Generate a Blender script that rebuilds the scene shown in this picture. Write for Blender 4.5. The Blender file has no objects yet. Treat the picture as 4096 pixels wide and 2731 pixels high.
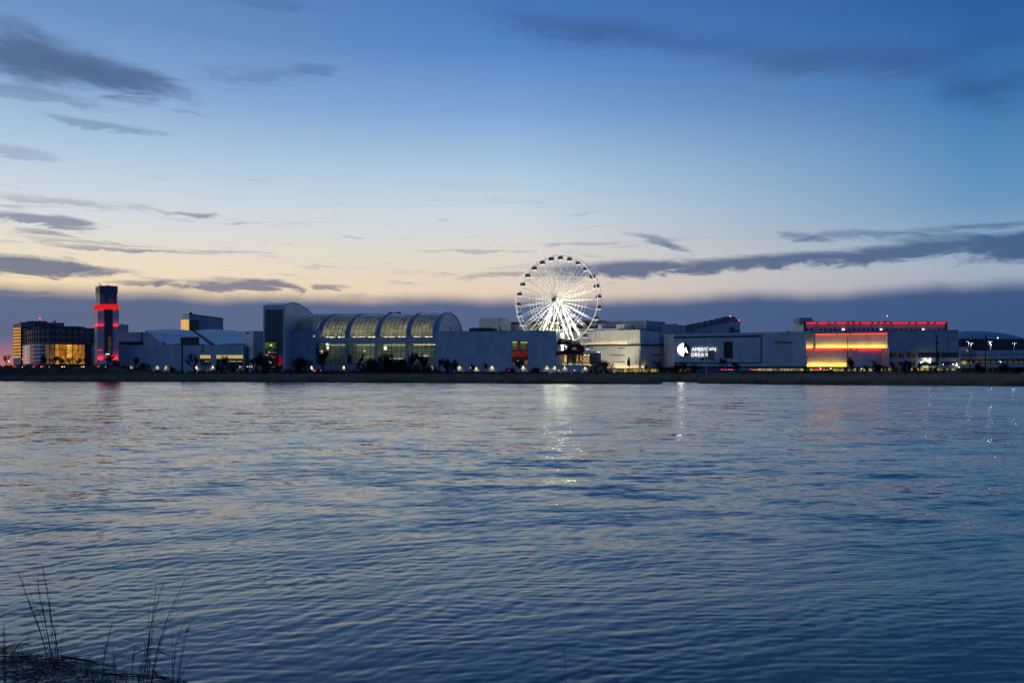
import bpy, bmesh, math, random
import numpy as np
from mathutils import Vector, Matrix
random.seed(7); rng = np.random.default_rng(11)
C = bpy.context.scene.collection
SC = bpy.context.scene
# ------------------------------------------------------------------ camera
F = 3186.0      # focal length in pixels of the 4096 px wide photograph
HC = 5.0        # eye height above the water
HY = 1490.0     # horizon row
cam = bpy.data.cameras.new('camera'); cam.sensor_width = 36; cam.lens = 36 * F / 4096
cam.shift_y = (HY - 1365.5) / 4096; cam.clip_start = 0.1; cam.clip_end = 20000
camo = bpy.data.objects.new('camera', cam); C.objects.link(camo)
camo.location = (0, 0, HC); camo.rotation_euler = (math.pi / 2, 0, 0); SC.camera = camo
# ------------------------------------------------------------------ view
SC.view_settings.view_transform = 'Standard'; SC.view_settings.look = 'None'
SC.view_settings.gamma = 1; SC.view_settings.exposure = 0; SC.view_settings.use_curve_mapping = False
SC.render.engine = 'CYCLES'
SC.cycles.max_bounces = 6; SC.cycles.transparent_max_bounces = 12
SC.cycles.caustics_reflective = False; SC.cycles.caustics_refractive = False
SC.cycles.sample_clamp_indirect = 14; SC.cycles.use_light_tree = True

def lin(c, g=None):
    if g is not None: c = (c, g[0], g[1])
    return tuple((v / 255 / 12.92) if v / 255 <= 0.04045 else ((v / 255 + 0.055) / 1.055) ** 2.4 for v in c)

def slin(c):
    """sky colours: a little greener and less violet than first measured"""
    r, g, b = c
    k = min(1.0, max(0.0, (b - r - 5) / 60.0)) * min(1.0, max(.25, (190 - g) / 80.0))
    return lin((r * (1 - .01 * k), min(255, g * (1 + .05 * k)), b * (1 - .04 * k)))
# ------------------------------------------------------------------ node helper
class S:
    """a socket (or number) with arithmetic"""
    def __init__(s, nt, v): s.nt, s.v = nt, v
    def m(s, op, *a, clamp=False):
        n = s.nt.nodes.new('ShaderNodeMath'); n.operation = op; n.use_clamp = clamp
        for i, x in enumerate((s,) + a):
            x = x.v if isinstance(x, S) else x
            if isinstance(x, (int, float)): n.inputs[i].default_value = x
            else: s.nt.links.new(x, n.inputs[i])
        return S(s.nt, n.outputs[0])
    def __add__(s, o): return s.m('ADD', o)
    def __sub__(s, o): return s.m('SUBTRACT', o)
    def __mul__(s, o): return s.m('MULTIPLY', o)
    def __truediv__(s, o): return s.m('DIVIDE', o)
    def step(s, a, b, lo=0., hi=1., kind='SMOOTHSTEP'):
        n = s.nt.nodes.new('ShaderNodeMapRange'); n.interpolation_type = kind
        s.nt.links.new(s.v, n.inputs[0])
        for i, x in zip((1, 2, 3, 4), (a, b, lo, hi)):
            if isinstance(x, S): s.nt.links.new(x.v, n.inputs[i])
            else: n.inputs[i].default_value = x
        return S(s.nt, n.outputs[0])
def combine(nt, x, y, z):
    n = nt.nodes.new('ShaderNodeCombineXYZ')
    for i, v in enumerate((x, y, z)):
        v = v.v if isinstance(v, S) else v
        if isinstance(v, (int, float)): n.inputs[i].default_value = v
        else: nt.links.new(v, n.inputs[i])
    return n.outputs[0]
def noise(nt, vec, scale, detail=3, rough=0.55, out='Fac', dist=0.0):
    n = nt.nodes.new('ShaderNodeTexNoise')
    if vec is not None: nt.links.new(vec, n.inputs['Vector'])
    n.inputs['Scale'].default_value = scale; n.inputs['Detail'].default_value = detail
    n.inputs['Roughness'].default_value = rough; n.inputs['Distortion'].default_value = dist
    return n.outputs[0] if out == 'Fac' else n.outputs[1]
def mixc(nt, fac, a, b, mode='MIX'):
    n = nt.nodes.new('ShaderNodeMix'); n.data_type = 'RGBA'; n.blend_type = mode
    for i, v in ((0, fac), (6, a), (7, b)):
        v = v.v if isinstance(v, S) else v
        if isinstance(v, (int, float)): n.inputs[i].default_value = v
        elif isinstance(v, tuple): n.inputs[i].default_value = v + (1,) if len(v) == 3 else v
        else: nt.links.new(v, n.inputs[i])
    return n.outputs[2]
def ramp(nt, fac, stops, kind='EASE'):
    n = nt.nodes.new('ShaderNodeValToRGB'); n.color_ramp.interpolation = kind
    e = n.color_ramp.elements
    stops = sorted(stops)
    while len(e) < len(stops): e.new(0.5)
    for el, (p, c) in zip(e, stops): el.position = p; el.color = tuple(c) + (1,)
    nt.links.new(fac.v if isinstance(fac, S) else fac, n.inputs[0])
    return n.outputs[0]

# ------------------------------------------------------------------ sky (world)
def az_of(px): return math.atan((px - 2048) / F)
def el_of(px, py): return math.atan((HY - py) / F * math.cos(az_of(px)))
SUN_AZ = math.radians(-52)
world = bpy.data.worlds.new('World'); SC.world = world; world.use_nodes = True
nt = world.node_tree; nt.nodes.clear()
tc = nt.nodes.new('ShaderNodeTexCoord'); sep = nt.nodes.new('ShaderNodeSeparateXYZ')
nt.links.new(tc.outputs['Generated'], sep.inputs[0])
X, Yd, Zd = (S(nt, sep.outputs[i]) for i in range(3))
AZ = X.m('ARCTAN2', Yd); EL = Zd.m('ARCSINE')
FS = (AZ - SUN_AZ).m('COSINE') * 0.5 + 0.5          # 1 towards the afterglow, 0 opposite
EMAX = math.radians(60)
T = EL.step(0, EMAX, kind='LINEAR')
def column(px, samples, extra):
    st = [(max(0, el_of(px, py)) / EMAX, slin(c)) for py, c in samples]
    return ramp(nt, T, st + [(math.radians(d) / EMAX, slin(c)) for d, c in extra], 'LINEAR')
colL = column(100, [(1490, (222, 150, 112)), (1400, (226, 170, 130)), (1220, (240, 204, 158)), (1100, (240, 220, 186)), (980, (230, 220, 202)), (850, (213, 218, 222)), (700, (196, 210, 226)),
                    (520, (168, 193, 222)), (300, (136, 167, 214)), (0, (104, 140, 200))], [(32, (70, 106, 172)), (55, (38, 70, 128))])
colC = column(2048, [(1490, (214, 160, 140)), (1240, (226, 198, 176)), (1100, (226, 210, 194)), (1000, (220, 214, 208)), (870, (203, 214, 223)), (700, (174, 199, 225)),
                     (450, (124, 162, 217)), (200, (86, 128, 203)), (0, (70, 112, 192))], [(34, (46, 82, 152)), (58, (28, 58, 112))])
colR = column(3900, [(1490, (150, 140, 152)), (1180, (160, 164, 182)), (1060, (158, 174, 196)), (960, (136, 164, 198)), (800, (104, 146, 196)), (600, (84, 132, 192)),
                     (380, (62, 111, 183)), (150, (48, 95, 172)), (0, (42, 88, 166))], [(30, (32, 66, 138)), (55, (22, 48, 100))])
colE = ramp(nt, T, [(0, lin((48, 82, 128))), (0.12, lin((46, 88, 142))), (0.4, lin((42, 84, 146))), (1, lin((28, 58, 112)))], 'LINEAR')
fC = 0.5 + 0.5 * math.cos(0 - SUN_AZ); fL = 0.5 + 0.5 * math.cos(az_of(100) - SUN_AZ); fR = 0.5 + 0.5 * math.cos(az_of(3900) - SUN_AZ)
sky = mixc(nt, FS.step(0.08, fR, kind='LINEAR'), colE, colR)
sky = mixc(nt, FS.step(fR, fC, kind='LINEAR'), sky, colC)
sky = mixc(nt, FS.step(fC, fL, kind='LINEAR'), sky, colL)
# clouds
P_lo = combine(nt, AZ * 5.0, EL * 17.0, 3.0)
P_hi = combine(nt, AZ * 14.0, EL * 60.0, 7.0)
N1 = S(nt, noise(nt, P_lo, 1.0, 5, 0.58, dist=0.6)) - 0.5
N2 = S(nt, noise(nt, P_hi, 1.0, 6, 0.64, dist=1.4)) - 0.5
AZw = AZ + N1 * 0.10; ELw = EL + N1 * 0.022 + N2 * 0.012
keep = None
def cloud(cx, cy, rx, ry, op, tilt=0.0, soft=0.5, rag=1.0):
    global keep
    a0 = az_of(cx); e0 = el_of(cx, cy); k = math.cos(a0)
    ra, re = rx / F * k * k, ry / F * k
    u = (AZw - a0); v = (ELw - e0)
    if tilt:
        t = math.tan(math.radians(tilt)); v = v - u * t
    q = (u / ra).m('POWER', 2); r = (v / re).m('POWER', 2)
    d = (q + r).m('SQRT')
    m = (d * -1.0 + 1.0 + N2 * (rag * 1.7) + N1 * 0.5).step(0.0, soft * 1.35, 0.0, op * 1.06)
    inv = m * -1.0 + 1.0
    keep = inv if keep is None else keep * inv
for c in [(120, 232, 620, 130, .88, -2, .6, .55), (300, 285, 460, 90, .65, -5, .7, .6), (520, 320, 330, 85, .75, -5, .6, .7), (20, 110, 190, 70, .35), (60, 370, 420, 40, .4), (1060, 305, 380, 48, .30, 3, .7, 1.2), (1260, 275, 120, 22, .3),
          (380, 500, 340, 26, .42, -3), (60, 610, 240, 30, .30), (740, 455, 130, 9, .25, -2), (130, 880, 300, 26, .72, -2, .5, 1.4), (150, 935, 190, 22, .5, 0, .5, 1.5),
          (770, 857, 110, 10, .55, -2), (330, 820, 420, 26, .35, 0, .6, 2), (100, 1050, 390, 42, .92, -2, .5, 1.4), (420, 1075, 170, 16, .6, 0, .5, 1.6), (480, 1000, 320, 12, .55, -1),
          (900, 1010, 260, 8, .35, -1), (980, 1142, 430, 26, .85, -1, .5, 1.6), (620, 1125, 160, 14, .6), (1290, 1152, 130, 18, .6, 0, .5, 1.5), (60, 1160, 260, 22, .5, 0, .5, 1.5),
          (1900, 1008, 260, 10, .35, -1), (2000, 1100, 230, 16, .5, 1), (2300, 985, 330, 12, .35, 0, .6, 1.6),
          (2520, 1074, 480, 48, .92, 1, .5, .8), (3050, 1045, 640, 42, .92, 2, .5, .8), (3700, 1000, 640, 50, .9, 3, .5, .9), (4150, 975, 440, 80, .95, 2, .45, .6),
          (2620, 958, 150, 18, .6, -10, .6, 1.3), (2740, 985, 90, 16, .5, -16, .6, 1.3), (3260, 935, 170, 16, .55, -9, .6, 1.3), (3500, 930, 300, 26, .5, -5, .6, 1.4), (3950, 905, 380, 26, .6, -2, .6, 1.3), (3750, 950, 300, 24, .5, -3),
          (2120, 85, 330, 70, .32, -5, .8, .22), (2450, 130, 420, 80, .5, -5, .8, .22), (2850, 190, 460, 75, .3, -5, .8, .22), (3250, 230, 460, 75, .42, -3, .8, .22), (3600, 255, 400, 85, .42, -6, .8, .22), (3850, 370, 330, 100, .5, -20, .8, .22), (3950, 160, 300, 90, .25, 3, .9), (4050, 330, 200, 60, .3), (1080, 10, 240, 40, .25),
          (6200, 420, 900, 130, .5), (7600, 900, 1500, 120, .5), (-900, 700, 700, 60, .5), (-1600, 300, 900, 120, .5), (-600, 1000, 700, 50, .6)]:
    cloud(*c)
ccol = mixc(nt, FS.step(fR, fL, kind='LINEAR'), lin((46, 78, 126)), lin((68, 90, 130)))
ccol = mixc(nt, EL.step(math.radians(11), math.radians(20)) * FS.step(fL, fC), ccol, lin((40, 68, 112)))
ccol2 = mixc(nt, 0.15, ccol, sky)
sky = mixc(nt, keep, ccol2, sky)
# thin ragged streaks low over the afterglow
N3 = S(nt, noise(nt, combine(nt, AZ * 7.0, ELw * 95.0, 2.0), 1.0, 5, 0.62, dist=1.0))
wisp = N3.step(.54, .72) * EL.step(math.radians(4), math.radians(6)) * EL.step(math.radians(9), math.radians(15), 1, 0) * FS.step(fR, fL) * 0.42
sky = mixc(nt, wisp, sky, ccol)
# low bank of cloud along the horizon
edge = AZ.step(-0.05, 0.46, el_of(2000, 1206), el_of(3900, 1150)) + N1 * 0.030 + N2 * 0.014 + (S(nt, noise(nt, combine(nt, AZ * 4.5, 0.0, 5.0), 1.0, 3, 0.6)) - 0.5) * 0.034
bank = (ELw - edge).step(-0.010, 0.012, 0.97, 0.0)
bcol = mixc(nt, FS.step(fR, fL, kind='LINEAR'), lin((52, 84, 130)), lin((78, 100, 138)))
glow = EL.step(math.radians(0.2), math.radians(2.4), 1.0, 0.0) * FS.step(0.93, 0.985)
bcol = mixc(nt, EL.step(0.0, 0.06, 0.25, 0.0) * FS.step(0.5, 0.9), bcol, lin((106, 108, 138)))
bcol = mixc(nt, glow * 0.7, bcol, lin((236, 120, 96)))
sky = mixc(nt, bank, sky, bcol)
ns = nt.nodes.new('ShaderNodeTexSky'); ns.sky_type = 'NISHITA'; ns.sun_disc = False
ns.sun_elevation = math.radians(-1.5); ns.sun_rotation = SUN_AZ; ns.altitude = 10; ns.air_density = 1.2; ns.dust_density = 1.5
bg0 = nt.nodes.new('ShaderNodeBackground'); nt.links.new(ns.outputs[0], bg0.inputs[0]); bg0.inputs[1].default_value = 0.02
bg1 = nt.nodes.new('ShaderNodeBackground'); nt.links.new(sky, bg1.inputs[0]); bg1.inputs[1].default_value = 1.0
ad = nt.nodes.new('ShaderNodeAddShader'); nt.links.new(bg0.outputs[0], ad.inputs[0]); nt.links.new(bg1.outputs[0], ad.inputs[1])
ow = nt.nodes.new('ShaderNodeOutputWorld'); nt.links.new(ad.outputs[0], ow.inputs[0])
# the sun has set: only a faint warm afterglow from its direction
sl = bpy.data.lights.new('sun', 'SUN'); sl.energy = 0.06; sl.angle = math.radians(20); sl.color = (1, .72, .5)
so = bpy.data.objects.new('sun', sl); C.objects.link(so)
sd = Vector((math.sin(SUN_AZ), math.cos(SUN_AZ), math.tan(math.radians(3)))).normalized()
so.rotation_euler = sd.to_track_quat('Z', 'Y').to_euler()

# ------------------------------------------------------------------ materials
MATS = {}
def principled(name, col, rough=0.6, metal=0.0, var=0.12, scale=0.4, spec=0.4, bump=0.0, stretch=(1, 1, 1), cells=None):
    m = bpy.data.materials.new(name); m.use_nodes = True; t = m.node_tree
    b = t.nodes['Principled BSDF']
    g = t.nodes.new('ShaderNodeNewGeometry'); mp = t.nodes.new('ShaderNodeMapping'); mp.inputs['Scale'].default_value = stretch
    t.links.new(g.outputs['Position'], mp.inputs[0])
    nz = noise(t, mp.outputs[0], scale, 4, 0.6)
    lo = tuple(c * (1 - var) for c in col); hi = tuple(min(1, c * (1 + var)) for c in col)
    t.links.new(ramp(t, nz, [(0.3, lo), (0.7, hi)], 'LINEAR'), b.inputs['Base Color'])
    if cells:      # slight differences from one cladding sheet to the next
        sn = t.nodes.new('ShaderNodeVectorMath'); sn.operation = 'SNAP'; t.links.new(g.outputs['Position'], sn.inputs[0]); sn.inputs[1].default_value = cells
        wn = t.nodes.new('ShaderNodeTexWhiteNoise'); t.links.new(sn.outputs[0], wn.inputs['Vector'])
        gr = S(t, wn.outputs['Value']).step(0, 1, .85, 1.08, 'LINEAR')
        src = b.inputs['Base Color'].links[0].from_socket
        t.links.new(mixc(t, 1.0, src, combine(t, gr, gr, gr), 'MULTIPLY'), b.inputs['Base Color'])
    b.inputs['Roughness'].default_value = rough; b.inputs['Metallic'].default_value = metal
    b.inputs['Specular IOR Level'].default_value = spec
    if bump:
        bn = t.nodes.new('ShaderNodeBump'); bn.inputs['Strength'].default_value = bump; bn.inputs['Distance'].default_value = 0.05
        t.links.new(nz, bn.inputs['Height']); t.links.new(bn.outputs[0], b.inputs['Normal'])
    MATS[name] = m; return m
def emit(name, col, strength, var=0.0, scale=0.5, dark=None, stretch=(1, 1, 1)):
    m = bpy.data.materials.new(name); m.use_nodes = True; t = m.node_tree; t.nodes.clear()
    e = t.nodes.new('ShaderNodeEmission'); o = t.nodes.new('ShaderNodeOutputMaterial'); t.links.new(e.outputs[0], o.inputs[0])
    e.inputs[0].default_value = tuple(col) + (1,); e.inputs[1].default_value = strength
    if dark is not None:
        g = t.nodes.new('ShaderNodeNewGeometry'); mp = t.nodes.new('ShaderNodeMapping'); mp.inputs['Scale'].default_value = stretch
        t.links.new(g.outputs['Position'], mp.inputs[0])
        nz = noise(t, mp.outputs[0], scale, 3, 0.6)
        t.links.new(ramp(t, nz, [(0.5 - var, dark), (0.5 + var, col)], 'LINEAR'), e.inputs[0])
    MATS[name] = m; return m
panel = principled('white_cladding', (.52, .56, .60), .45, var=.10, scale=.15, stretch=(1, 1, .25), cells=(4.2, 500, 6.1))
panel2 = principled('pale_cladding', (.66, .66, .62), .5, var=.07, scale=.2)
grey = principled('grey_cladding', (.40, .42, .45), .5, var=.08, cells=(4.2, 500, 5.3))
bluegrey = principled('blue_grey_cladding', (.31, .36, .43), .5, var=.08, cells=(4.2, 500, 5.3))
roofw = principled('white_roof_membrane', (.44, .46, .56), .42, var=.05, scale=.3)
dark = principled('black_metal', (.022, .023, .027), .5, var=.2)
darkroof = principled('dark_roof_metal', (.05, .055, .065), .55, var=.15)
steel = principled('painted_white_steel', (.82, .83, .80), .4, var=.03)
concrete = principled('concrete', (.36, .36, .35), .8, var=.12)
asphalt = principled('asphalt', (.05, .05, .052), .9, var=.2)
dglass = principled('dark_glass', (.012, .016, .022), .08, var=.2, spec=.7)
mglass = principled('mirror_glass', (.03, .04, .05), .06, metal=0.0, var=.2, spec=1.0)
bark = principled('bark', (.035, .03, .027), .9, var=.3, scale=2)
twig = principled('bare_twigs', (.032, .028, .027), .9, var=.35, scale=1)
reedm = principled('dry_reed', (.30, .23, .14), .9, var=.5, scale=.12)
scrubm = principled('dark_scrub', (.022, .021, .020), .95, var=.4, scale=.3)
reedn = principled('shore_reed', (.018, .017, .015), .9, var=.4, scale=8)
litter = principled('wet_reed_litter', (.016, .015, .013), .55, var=.5, scale=10)
maroon = principled('maroon_fibreglass', (.20, .016, .024), .35, var=.1)
brick = principled('rust_red_cladding', (.25, .06, .04), .6)
carp = principled('car_paint', (.05, .055, .065), .25, var=.05, spec=.6)
carw = principled('silver_car_paint', (.45, .46, .48), .3, var=.03, spec=.6)
rubber = principled('tyre_rubber', (.02, .02, .02), .8)
signd = principled('sign_dark_face', (.012, .03, .028), .4)
tarp = principled('blue_sheeting', (.05, .08, .16), .6, var=.25, scale=.3)
wood = principled('timber_pole', (.03, .026, .022), .9, var=.3, scale=1)
redl = emit('red_led', (1, .016, .012), 3.2)
redw = emit('red_wash_led', (1, .015, .035), 1.5)
redband = emit('red_lit_band', (1, .018, .022), .7)
amber = emit('amber_uplight', (1, .50, .06), 2.4)
amber2 = emit('warm_uplight', (1, .72, .36), 1.5)
lampw = emit('warm_lamp', (1, .72, .28), 2.0)
whitel = emit('cool_white_lamp', (1, .96, .85), 3.0)
signw = emit('sign_white', (1, 1, 1), 5.0)
signw2 = emit('sign_letter_white', (1, 1, 1), 1.4)
officew = emit('office_window_light', (1, .44, .06), .85, .16, .35, (.5, .22, .03), (1, 1, .2))
garage = emit('parking_level_light', (1, .72, .16), .5, .10, .45, (.05, .045, .01), (1, 1, .4))
warmw = emit('warm_interior_light', (1, .72, .32), .75, .2, .6, (.35, .24, .09))
hallw = emit('gold_hall_light', (1, .42, .055), .62, .14, .30, (.34, .14, .03), (2.2, 1, .5))
hallw2 = emit('bright_hall_light', (1, .50, .06), 1.0, .10, .5, (.45, .18, .03), (2.2, 1, .6))
hallw3 = emit('dim_hall_light', (.30, .15, .06), .55, .14, .3, (.10, .06, .045), (2.2, 1, .5))
glowv = emit('hall_strip_light', (1, .88, .52), 9.5)
rimw = emit('rim_led', (1, .86, .84), .85)
beacon = emit('red_beacon', (1, .05, .06), 5.0)
tail = emit('tail_light', (1, .03, .03), 5.0)
headl = emit('head_light', (1, .9, .75), 4.0)
slabe = emit('slide_hall_light', (.95, .62, .25), .35, .25, .3, (.03, .05, .025))

whiteribs = principled('bright_roof_rib', (.93, .94, .97), .25, var=.02)
def glazing(name, tint, transp, transl):
    m = bpy.data.materials.new(name); m.use_nodes = True; t = m.node_tree; t.nodes.clear()
    o = t.nodes.new('ShaderNodeOutputMaterial')
    tr = t.nodes.new('ShaderNodeBsdfTransparent'); tr.inputs[0].default_value = tint + (1,)
    tl = t.nodes.new('ShaderNodeBsdfTranslucent'); tl.inputs[0].default_value = tint + (1,)
    df = t.nodes.new('ShaderNodeBsdfDiffuse'); df.inputs[0].default_value = tuple(.5 * c for c in tint) + (1,)
    gl = t.nodes.new('ShaderNodeBsdfGlossy'); gl.inputs['Roughness'].default_value = .12; gl.inputs[0].default_value = (.9, .9, .9, 1)
    oi = t.nodes.new('ShaderNodeObjectInfo')
    a = t.nodes.new('ShaderNodeMixShader'); b = t.nodes.new('ShaderNodeMixShader'); c = t.nodes.new('ShaderNodeMixShader')
    a.inputs[0].default_value = .35; t.links.new(tl.outputs[0], a.inputs[1]); t.links.new(df.outputs[0], a.inputs[2])
    r = S(t, oi.outputs['Random']).step(0, 1, max(0, transl - .12), transl + .12, 'LINEAR')
    t.links.new(r.v, b.inputs[0]); t.links.new(tr.outputs[0], b.inputs[1]); t.links.new(a.outputs[0], b.inputs[2])
    fr = t.nodes.new('ShaderNodeFresnel'); fr.inputs[0].default_value = 1.5
    t.links.new(fr.outputs[0], c.inputs[0]); t.links.new(b.outputs[0], c.inputs[1]); t.links.new(gl.outputs[0], c.inputs[2])
    t.links.new(c.outputs[0], o.inputs[0]); MATS[name] = m; return m
vglass = glazing('vault_panel_film', (.88, .93, .80), .4, .74)
wglass = glazing('hall_window_glass', (.74, .84, .80), .6, .30)

# ------------------------------------------------------------------ geometry helpers
def W(px, py, Y): return Vector(((px - 2048) / F * Y, Y, HC + (HY - py) / F * Y))
def Zp(py, Y): return HC + (HY - py) / F * Y
def G(px, Y): return Vector(((px - 2048) / F * Y, Y))
class MB:
    def __init__(s): s.v, s.f = [], []
    def poly(s, pts):
        n = len(s.v); s.v += [tuple(p) for p in pts]; s.f.append(tuple(range(n, n + len(pts)))); return s
    def hexa(s, a, b):      # two quads (lists of 4 points), bottom / top or front / back
        n = len(s.v); s.v += [tuple(p) for p in a] + [tuple(p) for p in b]
        s.f += [(n, n + 3, n + 2, n + 1), (n + 4, n + 5, n + 6, n + 7)] + [(n + i, n + (i + 1) % 4, n + 4 + (i + 1) % 4, n + 4 + i) for i in range(4)]
        return s
    def box(s, x0, x1, y0, y1, z0, z1):
        return s.hexa([(x0, y0, z0), (x1, y0, z0), (x1, y1, z0), (x0, y1, z0)], [(x0, y0, z1), (x1, y0, z1), (x1, y1, z1), (x0, y1, z1)])
    def prism(s, pts, z0, z1):      # plan polygon, counter clockwise; z1 number or list
        k = len(pts); z1 = z1 if isinstance(z1, (list, tuple)) else [z1] * k; z0 = z0 if isinstance(z0, (list, tuple)) else [z0] * k
        ar = sum(pts[i][0] * pts[(i + 1) % k][1] - pts[(i + 1) % k][0] * pts[i][1] for i in range(k))
        if ar < 0: pts, z0, z1 = pts[::-1], list(z0)[::-1], list(z1)[::-1]
        n = len(s.v); s.v += [(p[0], p[1], z) for p, z in zip(pts, z0)] + [(p[0], p[1], z) for p, z in zip(pts, z1)]
        s.f += [tuple(range(n + k - 1, n - 1, -1)), tuple(range(n + k, n + 2 * k))] + [(n + i, n + (i + 1) % k, n + k + (i + 1) % k, n + k + i) for i in range(k)]
        return s
    def tube(s, path, rad, n=6, cap=True):
        path = [Vector(p) for p in path]; k = len(path); rad = rad if isinstance(rad, (list, tuple)) else [rad] * k
        base = len(s.v); up0 = None
        for i, p in enumerate(path):
            d = (path[min(i + 1, k - 1)] - path[max(i - 1, 0)])
            d = d.normalized() if d.length > 1e-9 else Vector((0, 0, 1))
            up = Vector((0, 0, 1)) if abs(d.z) < .95 else Vector((1, 0, 0))
            a = d.cross(up).normalized()
            if up0 is not None and a.dot(up0) < 0: a = -a
            up0 = a; b = d.cross(a)
            for j in range(n):
                t = 2 * math.pi * j / n
                s.v.append(tuple(p + (a * math.cos(t) + b * math.sin(t)) * rad[i]))
        for i in range(k - 1):
            for j in range(n):
                s.f.append((base + i * n + j, base + i * n + (j + 1) % n, base + (i + 1) * n + (j + 1) % n, base + (i + 1) * n + j))
        if cap and n > 2:
            s.f.append(tuple(base + j for j in range(n - 1, -1, -1))); s.f.append(tuple(base + (k - 1) * n + j for j in range(n)))
        return s
    def ball(s, c, r, n=8, sz=1.0):
        rings = [(c[0], c[1], c[2] + r * sz * math.cos(math.pi * i / n)) for i in range(n + 1)]
        rr = [max(1e-4, r * math.sin(math.pi * i / n)) for i in range(n + 1)]
        base = len(s.v)
        for p, q in zip(rings, rr):
            for j in range(n + 2): t = 2 * math.pi * j / (n + 2); s.v.append((p[0] + q * math.cos(t), p[1] + q * math.sin(t), p[2]))
        k = n + 2
        for i in range(n):
            for j in range(k): s.f.append((base + (i + 1) * k + j, base + (i + 1) * k + (j + 1) % k, base + i * k + (j + 1) % k, base + i * k + j))
        return s
ORG = {}
def link_mesh(name, mb, mat, org, smooth=False):
    me = bpy.data.meshes.new(name)
    me.from_pydata([(v[0] - org[0], v[1] - org[1], v[2] - org[2]) for v in mb.v], [], mb.f); me.update()
    me.materials.append(mat)
    if smooth:
        for p in me.polygons: p.use_smooth = True
    o = bpy.data.objects.new(name, me); C.objects.link(o); return o
def thing(name, label, cat, loc, group=None):
    o = bpy.data.objects.new(name, None); C.objects.link(o); o.location = loc; ORG[o] = Vector(loc); o.empty_display_size = .5
    o['label'] = label; o['category'] = cat
    if group: o['group'] = group
    return o
def part(name, mb, mat, parent, label=None, smooth=False):
    o = link_mesh(name, mb, mat, ORG[parent], smooth); o.parent = parent; ORG[o] = ORG[parent]
    if label: o['label'] = label
    return o
def single(name, mb, mat, label, cat, group=None, smooth=False):
    a = np.array(mb.v); org = ((a[:, 0].min() + a[:, 0].max()) / 2, (a[:, 1].min() + a[:, 1].max()) / 2, a[:, 2].min())
    o = link_mesh(name, mb, mat, org, smooth); o.location = org; ORG[o] = Vector(org); o['label'] = label; o['category'] = cat
    if group: o['group'] = group
    return o
def copy_tree(o, parent=None):
    c = o.copy(); C.objects.link(c); c.parent = parent
    for ch in [x for x in bpy.data.objects if x.parent is o]: copy_tree(ch, c)
    return c
class Fac:
    """a vertical facade plane through two ground points, each a direction (pixel column) and a distance"""
    def __init__(s, xa, ya, xb, yb):
        s.a, s.b = G(xa, ya), G(xb, yb); d = (s.b - s.a).normalized(); s.d = d
        n = Vector((d.y, -d.x)); s.n = n if n.dot(-s.a) > 0 else -n
    def g(s, px, off=0.0):
        u = (px - 2048) / F; d = s.b - s.a     # a + t d = (uY, Y)
        t = (u * s.a.y - s.a.x) / (d.x - u * d.y)
        return s.a + d * t + s.n * off
    def z(s, px, py): return Zp(py, s.g(px).y)
    def pt(s, px, py, off=0.0):
        p = s.g(px, off); return Vector((p.x, p.y, s.z(px, py)))
    def rect(s, mb, x0, x1, y0, y1, o0=-.3, o1=.1, y0b=None, y1b=None):
        y0b = y0 if y0b is None else y0b; y1b = y1 if y1b is None else y1b
        f = [s.pt(x0, y1, o1), s.pt(x1, y1b, o1), s.pt(x1, y0b, o1), s.pt(x0, y0, o1)]
        b = [s.pt(x0, y1, o0), s.pt(x1, y1b, o0), s.pt(x1, y0b, o0), s.pt(x0, y0, o0)]
        return mb.hexa(b, f)
    def line(s, mb, pts, w, o=0.1, dep=.1):
        """bars along facade points (px,py), full px width w"""
        for (xa, ya), (xb, yb) in zip(pts[:-1], pts[1:]):
            if abs(xb - xa) >= abs(yb - ya): s.rect(mb, xa, xb, ya - w / 2, ya + w / 2, o - dep, o, yb - w / 2, yb + w / 2)
            else:
                x0 = min(xa, xb); s.rect(mb, x0 - w / 2, x0 + w / 2, min(ya, yb), max(ya, yb), o - dep, o)
        return mb

def structure(name, mb, mat, smooth=False, kind='structure'):
    o = link_mesh(name, mb, mat, (0, 0, 0), smooth); ORG[o] = Vector((0, 0, 0)); o['kind'] = kind; return o
def base_of(fac, x, z=3.0):
    p = fac.g(x); return (p.x, p.y, z)
GZ = 2.6   # level of the ground the buildings stand on
# ------------------------------------------------------------------ water
SH = [(-2500, 1517), (-1500, 1519), (0, 1524.5), (1020, 1528), (1520, 1530), (2100, 1534), (2400, 1535), (2560, 1536.5), (2640, 1536), (2655, 1527.5), (2700, 1527), (2775, 1528.5), (2795, 1533), (3100, 1537), (3600, 1541), (4096, 1544), (5500, 1548), (7000, 1548)]
SHX = np.array([p for p, _ in SH], float); SHY = np.array([HC * F / (p - HY) for _, p in SH])
def shore(u): return np.interp(u * F + 2048, SHX, SHY)
def smooth01(t): t = np.clip(t, 0, 1); return t * t * (3 - 2 * t)
def ground_h(x, y):
    x = np.asarray(x, float); y = np.asarray(y, float)
    d = y - shore(x / np.maximum(y, 1)) + 3 * np.sin(x * .07) + 2 * np.sin(x * .19 + 1)
    h = -0.8 + 1.5 * smooth01(d / 6 + .3) + 1.9 * smooth01(d / 70)
    px = x / np.maximum(y, 1) * F + 2048
    emb = smooth01((y - 492) / 18) * (1 - smooth01((y - 545) / 25)) * (1 - smooth01((px - 380) / 350))
    return h + emb * 5.6 + .12 * np.sin(x * .5) * np.sin(y * .37)
py_rows = np.concatenate([np.linspace(4200, 2900, 60, endpoint=False), np.arange(2900, 1512, -2.2)])
Yr = HC * F / (py_rows - HY); Yr = np.concatenate([Yr, [1000]])
pxc = np.concatenate([np.arange(-12000, -1300, 50.0), np.arange(-1300, 5400, 6.0), np.arange(5400, 16000, 50.0)])
YY, UU = np.meshgrid(Yr, (pxc - 2048) / F, indexing='ij'); XX = UU * YY
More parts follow.
